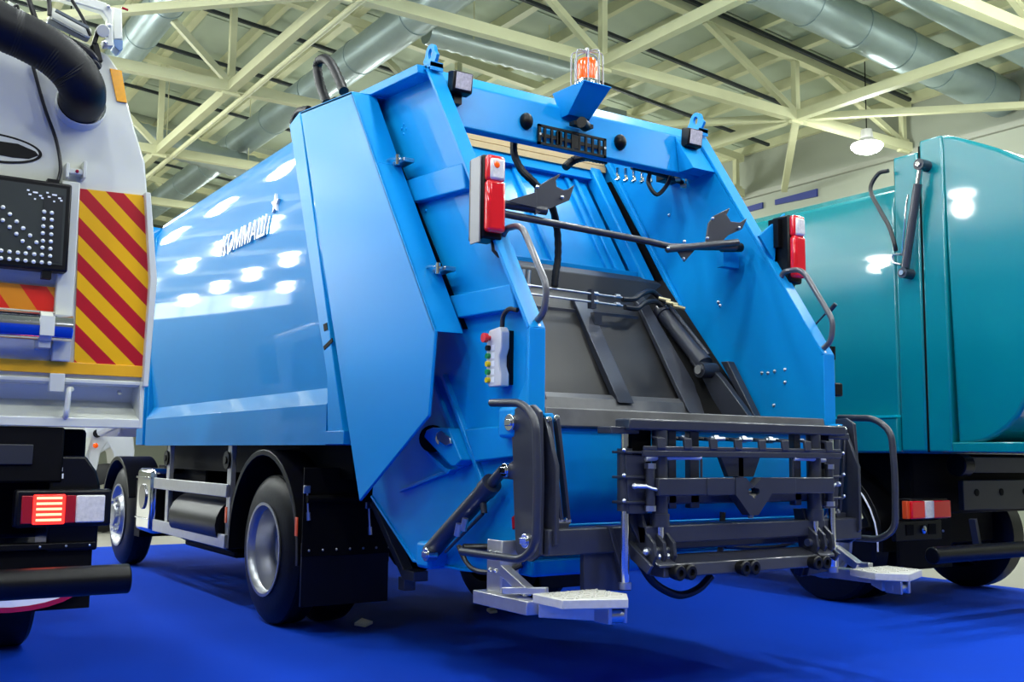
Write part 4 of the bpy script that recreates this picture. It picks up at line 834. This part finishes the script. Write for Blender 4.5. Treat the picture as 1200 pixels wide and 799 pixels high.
gp(MB().cyl((-4.2,LY-.09,1.815),(-3.03,LY-.07,1.815), .006, 8), 'thin_rod', mat('worn_zinc',(0,0,0)))
# thick ribbed hose
hp = [(-3.809,-2.250,3.196), (-3.554,-2.250,3.116), (-3.352,-2.250,3.033), (-3.248,-2.250,3.004), (-3.134,-2.250,2.960), (-3.052,-2.250,2.899), (-3.005,-2.230,2.843), (-2.981,-2.150,2.824), (-2.965,-2.050,2.827), (-2.952,-1.960,2.842)]
gp(MB().tube(bez(hp, 14), .102, 24, ribs=.02), 'suction_hose', HOSEB)
_e = Vector((-2.961,-2.030,2.825))
gp(MB().lathe([(.09,0),(.110,0),(.110,.012),(.09,.012)], _e, (0,1,-.25), 28), 'hose_collar', CHROME)
gp(MB().cyl(_e+Vector((0,.014,0)), _e+Vector((0,.12,-.03)), .116, 28), 'hose_socket', WHITE, .003)
gp(MB().slab([(-2.84,LY-.008,3.03),(-2.785,LY-.008,3.03),(-2.752,LY-.008,2.875),(-2.80,LY-.008,2.875)], (0,.008,0)), 'amber_reflector', AMREF, .001)
# oval emblem: black ring and dark bar on white
def ell(cx_, cz_, a, b, n_=40): return [(cx_+a*math.cos(2*PI*k/n_), cz_+b*math.sin(2*PI*k/n_)) for k in range(n_)]
em = gp(MB().prism(ell(-3.33,2.555,.215,.068), 'y', LY-.004, LY), 'oval_emblem', BLACK)
gp(MB().prism(ell(-3.33,2.555,.200,.058), 'y', LY-.006, LY), 'emblem_field', WHITE, parent=em)
gp(MB().prism([(-3.52,2.570),(-3.40,2.585),(-3.22,2.588),(-3.145,2.565),(-3.13,2.548),(-3.17,2.525),(-3.24,2.520),(-3.40,2.528),(-3.52,2.54)], 'y', LY-.008, LY), 'emblem_bar', BLACK, parent=em)
gp(MB().box((-3.01,LY-.06,2.475),(-2.945,LY-.02,2.50)).box((-3.02,LY-.07,2.45),(-3.005,LY,2.52)).box((-2.945,LY-.07,2.46),(-2.93,LY,2.54)), 'rim_hinge', WHITE, .003)
gp(MB().ball((-2.97,LY-.063,2.487), .009, 8), 'hinge_grease_cap', REDD)
gp(MB().tube(bez([(-3.233,-2.100,3.257),(-3.167,-2.100,3.111),(-3.043,-2.050,3.013),(-2.943,-2.120,3.005),(-2.907,-2.100,2.986)],6), .012, 8), 'black_cable', HOSE)
gp(MB().tube(bez([(-3.183,-2.020,2.971),(-3.121,-2.020,2.779),(-3.061,-2.020,2.627),(-3.038,-2.030,2.507),(-3.048,-2.050,2.432)],6), .008, 8), 'black_cable', HOSE)
gp(MB().tube(bez([(-3.044,-2.100,3.286),(-2.995,-2.100,3.215),(-2.953,-2.100,3.134)],6), .008, 8), 'black_cable', HOSE)
gp(MB().tube(bez([(-3.143,-2.100,3.277),(-3.137,-2.100,3.229),(-3.135,-2.100,3.188)],6), .010, 8), 'black_cable', HOSE)
gp(MB().tube(bez([(-3.234,-2.100,3.155),(-3.067,-2.100,3.094),(-2.956,-2.100,3.050),(-2.902,-2.050,3.011)],6), .020, 8), 'black_cable', HOSE)
gp(MB().bar((-2.914,-2.080,3.192),(-2.932,-2.080,3.104),.02,.02).bar((-2.928,-2.060,3.111),(-2.901,-2.060,3.025),.05,.03), 'black_latch', BLACK, .004)
# jib arm above
jb = MB(); A_ = lambda p: p
gp(MB().slab([(-3.277,-2.100,3.282),(-3.098,-2.100,3.330),(-2.893,-2.100,3.313),(-2.861,-2.100,3.291),(-2.848,-2.100,3.108),(-2.890,-2.100,3.099),(-2.899,-2.100,3.126),(-2.877,-2.100,3.144),(-2.882,-2.100,3.235),(-2.906,-2.100,3.267),(-3.096,-2.100,3.281),(-3.275,-2.100,3.250)], (0,.05,0)), 'jib_frame', WHITE, .005)
gp(MB().slab([(-2.850,-2.040,3.325),(-2.806,-2.040,3.327),(-2.795,-2.040,3.175),(-2.838,-2.040,3.165)], (0,.12,0)), 'jib_end_box', WHITE, .006)
gp(MB().slab([(-2.838,-2.040,3.165),(-2.794,-2.040,3.171),(-2.792,-2.040,3.124),(-2.807,-2.040,3.112),(-2.832,-2.040,3.132)], (0,.08,0)), 'jib_end_cap', mat('blue_grey_cap',(0.10,0.2,0.38),.4), .003)
gp(MB().slab([(-3.123,-2.100,3.233),(-2.947,-2.100,3.169),(-2.953,-2.100,3.121),(-3.138,-2.100,3.171)], (0,.07,0)), 'cylinder_box', WHITE, .006)
gp(MB().bar((-3.115,-2.130,3.207),(-2.968,-2.130,3.157),.015,.012).bar((-3.128,-2.130,3.163),(-2.981,-2.130,3.113),.012,.010), 'box_groove', mat('dark_grey_groove',(0.08,0.1,0.12),.5))  # dark grey bars laid over the box front
gp(MB().slab([(-3.297,-2.000,3.257),(-3.132,-2.000,3.175),(-2.901,-2.000,3.121),(-2.882,-2.000,3.049),(-2.930,-2.000,3.088),(-3.137,-2.000,3.124),(-3.306,-2.000,3.173)], (0,.08,0)), 'jib_lower_beam', WHITE, .005)
gp(MB().cyl((-2.902,-2.120,3.164),(-2.868,-1.950,3.231),.03,16), 'jib_pulley', WHITE, .003)
for q in ((-2.883,-2.110,3.290),(-2.885,-2.110,3.113),(-2.874,-2.110,3.200)): gp(MB().ball(q, .010, 8), 'bolt_head', ZINC)
gp(MB().cyl((-2.798,-2.000,3.348),(-2.769,-2.000,3.343),.006,8), 'red_hook', REDD)
gp(MB().tube(bez([(-3.324,-2.050,3.248),(-3.314,-2.050,3.194),(-3.286,-2.050,3.201),(-3.266,-2.050,3.222),(-3.257,-2.050,3.192)],5), .006, 8), 'black_cable', HOSE)
# chassis and rear lights
gp(MB().box((-4.9,LY+.35,.78),(-2.78,LY+3.0,1.30)), 'chassis_block', BLKM, .02)
gp(MB().box((-3.62,LY-.02,1.05),(-2.95,LY+.35,1.30)), 'rear_housing', BLKM, .01)
gp(MB().box((-3.4,LY-.03,1.13),(-3.08,LY-.02,1.22)), 'housing_panel', mat('dark_grey_plate',(0.02,0.022,0.028),.4), .004)
gp(MB().prism([(-3.0,1.06),(-2.98,1.17),(-2.85,1.17),(-2.80,1.10),(-2.78,1.03),(-2.78,.74),(-3.0,.74)], 'y', LY-.01, LY+.30), 'rear_mudguard', BLACK, .012)
gp(MB().box((-2.98,LY-.014,1.10),(-2.95,LY-.010,1.118)).box((-2.985,LY-.014,1.068),(-2.945,LY-.010,1.090)), 'guard_marking', WLET)
gp(MB().box((-3.35,LY-.03,.752),(-2.79,LY+.05,.78)), 'guard_rail', BLACK, .004)
for x in (-3.03,-2.92,-2.82): gp(MB().ball((x,LY-.032,.766), .006, 8), 'bolt_head', ZINC)
gp(MB().box((-3.4,LY-.0,.48),(-2.80,LY+.02,.75)), 'mudflap', BLKM, .003)
tl = gp(MB().box((-3.15,LY-.09,.855),(-2.745,LY-.01,1.02)), 'rear_lamp', BLACK, .012)
gp(MB().box((-3.125,LY-.097,.872),(-3.078,LY-.085,.995)), 'red_lens', REDD, .004, parent=tl)
gp(MB().box((-3.078,LY-.10,.868),(-2.945,LY-.085,1.0)), 'lit_lens', REDG, .006, parent=tl, label='brightly lit red lens')
for k in range(5): gp(MB().box((-3.065,LY-.103,.883+.024*k),(-2.96,LY-.10,.893+.024*k)), 'lens_bar', REDH, parent=tl)
gp(MB().box((-2.945,LY-.097,.872),(-2.90,LY-.085,.995)), 'red_lens', REDD, .004, parent=tl)
gp(MB().box((-2.90,LY-.10,.872),(-2.775,LY-.085,.995)), 'clear_lens', CLEAR, .02, parent=tl, segs=3)
gp(MB().cyl((-4.6,LY-.45,.655),(-2.74,LY-.45,.655), .062, 28), 'bumper_tube', BLACK, .008)
gp(MB().box((-3.3,LY-.45,.62),(-3.22,LY+.3,.69)), 'bumper_bracket', BLKM)
ar = []
for k in range(13):
    a = -PI+PI*k/12; ar.append((-3.13+.30*math.cos(a), .60+.115*math.sin(a)))
i_ = [(-3.13+(p[0]+3.13)*.90, .60+(p[1]-.60)*.80) for p in ar]
gp(MB().prism(ar+i_[::-1], 'y', LY-.03, LY-.02), 'red_ring_mark', REDD, label='red rim of the round mark')
gp(MB().prism(i_, 'y', LY-.028, LY-.02), 'white_mark_field', WLET)
def plain_wheel(par, x, y, s_, r=.5):
    c = Vector((x,y,r)); d = (s_,0,0); k_ = r/.515
    tw = MB().lathe([(.32*k_,0),(.43*k_,.012),(.49*k_,.035),(r,.06),(r,.22),(.49*k_,.245),(.32*k_,.28)], c-Vector((s_*.28,0,0)), d, 48).build('tyre', RUB, par)
    MB().lathe([(.322*k_,.003),(.305*k_,.012),(.29*k_,-.05),(.24*k_,-.06),(.2*k_,.0),(.13*k_,.03),(.07*k_,.06),(0,.06)], c, d, 36).build('wheel_rim', RIM, tw)
    return tw
plain_wheel(G, -2.72,.05,1); plain_wheel(G, -4.95,.05,-1); plain_wheel(G, -2.72,3.4,1); plain_wheel(G, -4.95,3.4,-1)
gp(MB().prism([(1.4,.9),(4.2,.9),(4.2,1.7),(3.9,2.25),(1.6,2.35),(1.4,2.3)], 'x', -4.95, -2.72), 'cab', WHITE, .06)
gp(MB().prism([(2.1,1.55),(3.5,1.55),(3.3,2.1),(2.1,2.15)], 'x', -2.725, -2.705), 'cab_window', BLACK, .01)
gp(MB().box((-2.68,3.7,1.65),(-2.48,3.78,2.15)), 'cab_mirror', BLACK, .02)
gp(MB().box((-4.6,1.0,.8),(-3.1,1.6,1.2)), 'chassis_block', BLKM)

# ================================================================== TEAL TRUCK (right)
K = thing('teal_truck', 'teal tipping-tank truck with a domed rear door and a grey strut at its corner', 'truck', (4.4,0,0))
def kp(mb, name, mt, bev=0.0, parent=None, **k): return mb.build(name, mt, parent or K, bev, **k)
tx = 3.2
top = [(-2.402,3.713),(-2.496,3.682),(-2.588,3.639),(-2.726,3.570),(-2.860,3.498),(-3.083,3.355)]
bot = [(-3.005,1.612),(-2.950,1.517),(-2.870,1.434),(-2.769,1.368),(-2.668,1.325),(-2.467,1.300)]
y_end = bot[0][0]
mid = [(top[-1][0]-.10, top[-1][1]-.12),(top[-1][0]-.18, top[-1][1]-.3),(top[-1][0]-.24,2.9),(top[-1][0]-.22,2.4),(top[-1][0]-.14,2.0)]
kp(MB().prism(top+mid+bot, 'x', tx+.02, 5.55), 'domed_door', TEAL, .03, segs=3)
c0 = [(-2.460,1.300),(-2.220,1.242),(-2.199,3.766),(-2.402,3.713)]
yc, ys_ = (-2.430,1.243)[0], (-2.220,1.242)[0]
yb = (-1.986,1.241)[0]
kp(MB().box((tx,yc,1.25),(5.57,ys_-.012,3.70)), 'door_frame', TEAL, .015)
kp(MB().box((tx,y_end,1.25),(5.57,yc,1.325)), 'door_sill', TEAL, .01)
kp(MB().box((tx+.01,ys_-.012,1.25),(5.56,ys_+.004,3.66)), 'seal_gap', BLKM)
kp(MB().box((tx,ys_+.004,1.25),(5.57,yb,3.62)), 'rear_collar', TEAL, .02)
tk_ = [(tx+.02,1.24),(tx+.0,1.5),(tx+.0,3.2),(tx+.04,3.36),(tx+.16,3.44),(5.4,3.46),(5.55,3.3),(5.55,1.24)]
kp(MB().prism(tk_, 'y', yb, 5.5), 'tank_body', TEAL, .02)
kp(MB().box((tx-.04,yb,1.25),(tx+.05,5.3,1.52)), 'tank_side_rail', TEAL, .01)
kp(MB().box((tx-.05,yb,1.52),(tx+.05,5.3,1.54)), 'rail_lip', mat('bright_teal_edge',(0.0,0.42,0.48),.3,0,.5))
s0, s1 = Vector((3.120,-2.298,3.479)), Vector((3.120,-2.123,2.647))
d_ = s1-s0
st = kp(MB().cyl(s0+d_*.18, s0+d_*.95, .033, 16), 'door_strut', GREY, .0)
kp(MB().cyl(s0, s0+d_*.2, .022, 12), 'strut_rod', CHROME, parent=st)
kp(MB().cyl(s0+Vector((-.03,0,0)), s0+Vector((.09,0,0)), .045, 16), 'strut_eye', GREY, parent=st); kp(MB().cyl(s0+Vector((-.045,0,0)), s0+Vector((-.02,0,0)), .02, 12), 'strut_pin', CHROME, parent=st)
kp(MB().cyl(s1+Vector((-.03,0,0)), s1+Vector((.09,0,0)), .042, 16), 'strut_eye', GREY, parent=st); kp(MB().cyl(s1+Vector((-.045,0,0)), s1+Vector((-.02,0,0)), .02, 12), 'strut_pin', ZINC, parent=st)
kp(MB().tube([(3.120,-2.176,3.266),(3.120,-2.158,3.187),(3.120,-2.105,2.786)],.007,8), 'strut_pipe', CHROME, parent=st)
kp(MB().tube(bez([(3.140,-1.988,3.504),(3.140,-1.891,3.498),(3.120,-1.828,3.380),(3.100,-1.919,3.203),(3.100,-2.010,3.033),(3.100,-2.053,2.894),(3.120,-2.052,2.835)],8), .017, 10), 'door_hose', HOSE)
kp(MB().tube(fillet([(3.110,-2.105,2.798),(3.110,-2.027,2.810),(3.110,-2.025,2.742),(3.110,-2.102,2.717)],.03,4), .010, 8), 'pipe_elbow', ZINC)
# chassis, lamp, mudguard
kp(MB().box((tx+.25,-1.9,.75),(5.3,5.6,1.24)), 'chassis_block', BLKM, .02)
q0, q1 = (3.832,-2.100,0.789), (4.774,-2.100,1.030)
kp(MB().box((q0[0],-2.1,q0[2]),(q0[0]+1.6,-2.05,q1[2])), 'rear_plate', mat('dark_grey_plate',(0,0,0)), .006)
kp(MB().box((q0[0],-2.1,q1[2]+.06),(q0[0]+1.6,-2.05,1.22)), 'rear_plate', mat('dark_grey_plate',(0,0,0)), .006)
for k in range(4): kp(MB().cyl((q0[0]+.18+.35*k,-2.105,.93),(q0[0]+.18+.35*k,-2.095,.93),.03,14), 'plate_hole', BLKM)
kp(MB().box((3.9,-1.5,.45),(5.2,-1.1,.9)), 'dark_filler_block', BLKM, .02)  # added dark block, closes the pale view through under the tank
kp(MB().cyl((3.739,-2.100,1.151),Vector((3.739,-2.100,1.151))+Vector((.14,0,0)), .09, 20), 'round_buffer', BLACK, .01)
l0, l1 = Vector((3.024,-2.200,0.747)), Vector((3.493,-2.200,0.880))
kl = kp(MB().box((l0.x,-2.18,l0.z-.01),(l1.x,-2.08,l1.z+.015)), 'rear_lamp', BLACK, .005)
w_ = l1.x-l0.x
kp(MB().box((l0.x-.02,-2.21,l0.z),(l0.x+w_*.30,-2.17,l1.z)), 'red_lens', RED, .008, parent=kl)
kp(MB().box((l0.x+w_*.30,-2.215,l0.z),(l0.x+w_*.53,-2.17,l1.z)), 'clear_lens', CLEAR, .006, parent=kl)
kp(MB().box((l0.x+w_*.53,-2.21,l0.z),(l1.x,-2.17,l1.z)), 'red_lens', RED, .008, parent=kl)
kp(MB().box((l0.x-.06,-2.19,l0.z),(l0.x-.02,-2.15,l1.z)), 'orange_lens', REFO, .004, parent=kl)
kp(MB().box((l0.x-.1,-2.12,l0.z-.17),(l1.x,-2.08,l0.z-.02)), 'lamp_plate', BLACK, .004)
for dx in (.02,.30): kp(MB().box((l0.x+dx,-2.125,l0.z-.13),(l0.x+dx+.09,-2.118,l0.z-.05)), 'plate_window', BLKM)
kp(MB().ball((l0.x+.23,-2.13,l0.z-.09), .03, 10, (.8,.6,1.2)), 'chrome_bolt', CHROME)
f0, f1 = (2.989,-1.950,0.643), (3.634,-1.950,0.165)
kp(MB().box((tx-.02,-1.96,.33),(tx+.66,-1.93,.80)), 'mudflap', BLKM, .003)
for k in range(7): kp(MB().ball((tx+.03+.085*k,-1.965,.62), .011, 8), 'flap_rivet', ZINC)
pl = arc(.66,-1.15,-5,185); il = arc(.62,-1.15,-5,185)
kp(MB().prism(pl+il[::-1], 'x', tx-.02, tx+.6), 'mudguard', BLACK, .004)
kp(MB().tube([(tx-.03,p[0],p[1]) for p in il], .007, 8), 'mudguard_trim', mat('highlight_white_trim',(0,0,0)))
kp(MB().cyl((3.170,-1.544,0.871),(3.170,-1.622,0.711),.016,10), 'yellow_marker', mat('pale_marker',(0.6,0.6,0.35),.4))
kp(MB().box(Vector((3.170,-1.586,0.613)),Vector((3.170,-1.586,0.613))+Vector((.3,-.06,.03))), 'flap_bracket', BLACK)
plain_wheel(K, tx+.05,-1.15,-1); plain_wheel(K, tx+.4,-1.15,-1); plain_wheel(K, 5.5,-1.15,1); plain_wheel(K, tx+.05,3.6,-1); plain_wheel(K, 5.5,3.6,1)
b0 = Vector((2.516,-2.700,0.540))
kp(MB().cyl(b0, b0+Vector((2.2,0,0)), .058, 24), 'bumper_tube', BLACK, .008)
kp(MB().bar((3.242,-2.550,0.762),(3.293,-2.550,0.549),.05,.03), 'bumper_bracket', mat('dark_grey_plate',(0,0,0)))
kp(MB().prism([(5.5,.9),(7.6,.9),(7.6,2.6),(7.3,2.9),(5.6,2.9)], 'x', tx+.05, 5.5), 'cab', mat('white_cab_paint',(0,0,0)), .05)

# ================================================================== FAR TRUCK seen in the gap at the left
V = thing('far_truck', 'distant white truck glimpsed in the gap between grey truck and blue body', 'truck', (-1.9,9,0))
def vp_(mb, name, mt, bev=0.0, **k): return mb.build(name, mt, V, bev, **k)
D_ = 9.0
vp_(MB().slab([(-0.784,9.000,1.902),(-0.063,9.000,1.928),(0.047,9.000,1.192),(0.039,9.000,0.837),(-0.205,9.000,0.837),(-0.258,9.000,1.163),(-0.350,9.000,1.313),(-0.438,9.000,1.161),(-0.481,9.000,0.838),(-0.590,9.000,0.887),(-0.611,9.000,1.284)], (0,.5,0)), 'mudguard', mat('white_cab_paint',(0,0,0)), .02)
vp_(MB().slab([(-0.686,9.020,1.906),(-0.206,9.020,1.924),(-0.199,9.020,1.290),(-0.641,9.020,1.035)], (0,3,0)), 'body', mat('white_cab_paint',(0,0,0)), .02)
vp_(MB().lathe([(.2,0),(.42,.01),(.5,.05),(.5,.25),(.4,.28)], ((-0.357,8.900,0.790)[0],8.95,.5), (0.3,1,0), 32), 'tyre', RUB)
vp_(MB().cyl((-0.533,8.900,1.434),(-0.522,8.950,1.434),.04,14), 'round_lamp', RED); vp_(MB().cyl((-0.542,8.800,1.433),(-0.500,9.000,1.435),.06,16), 'lamp_ring', BLACK)
vp_(MB().ball((-0.535,8.900,1.260), .04, 10), 'orange_lamp', AMBER)
vp_(MB().slab([(-0.741,8.900,1.380),(-0.600,8.900,1.370),(-0.667,8.900,1.086),(-0.723,8.900,1.036)], (0,.1,0)), 'pale_bracket', WHITE)
tag(MB().slab([(-0.718,-0.407,0.010),(-0.633,-0.348,0.030),(-0.602,-0.462,0.020),(-0.683,-0.509,0.010)], (0,0,.02)).build('plastic_scrap', CORK, None, .004), 'crumpled white plastic scrap on carpet behind the blue truck wheel', 'scrap')
tag(MB().slab([(0.434,-0.294,0.010),(0.475,-0.325,0.030),(0.425,-0.464,0.020),(0.388,-0.414,0.010)], (0,0,.02)).build('plastic_scrap', CORK, None, .004), 'small pale plastic scrap on carpet under the tailgate', 'scrap')
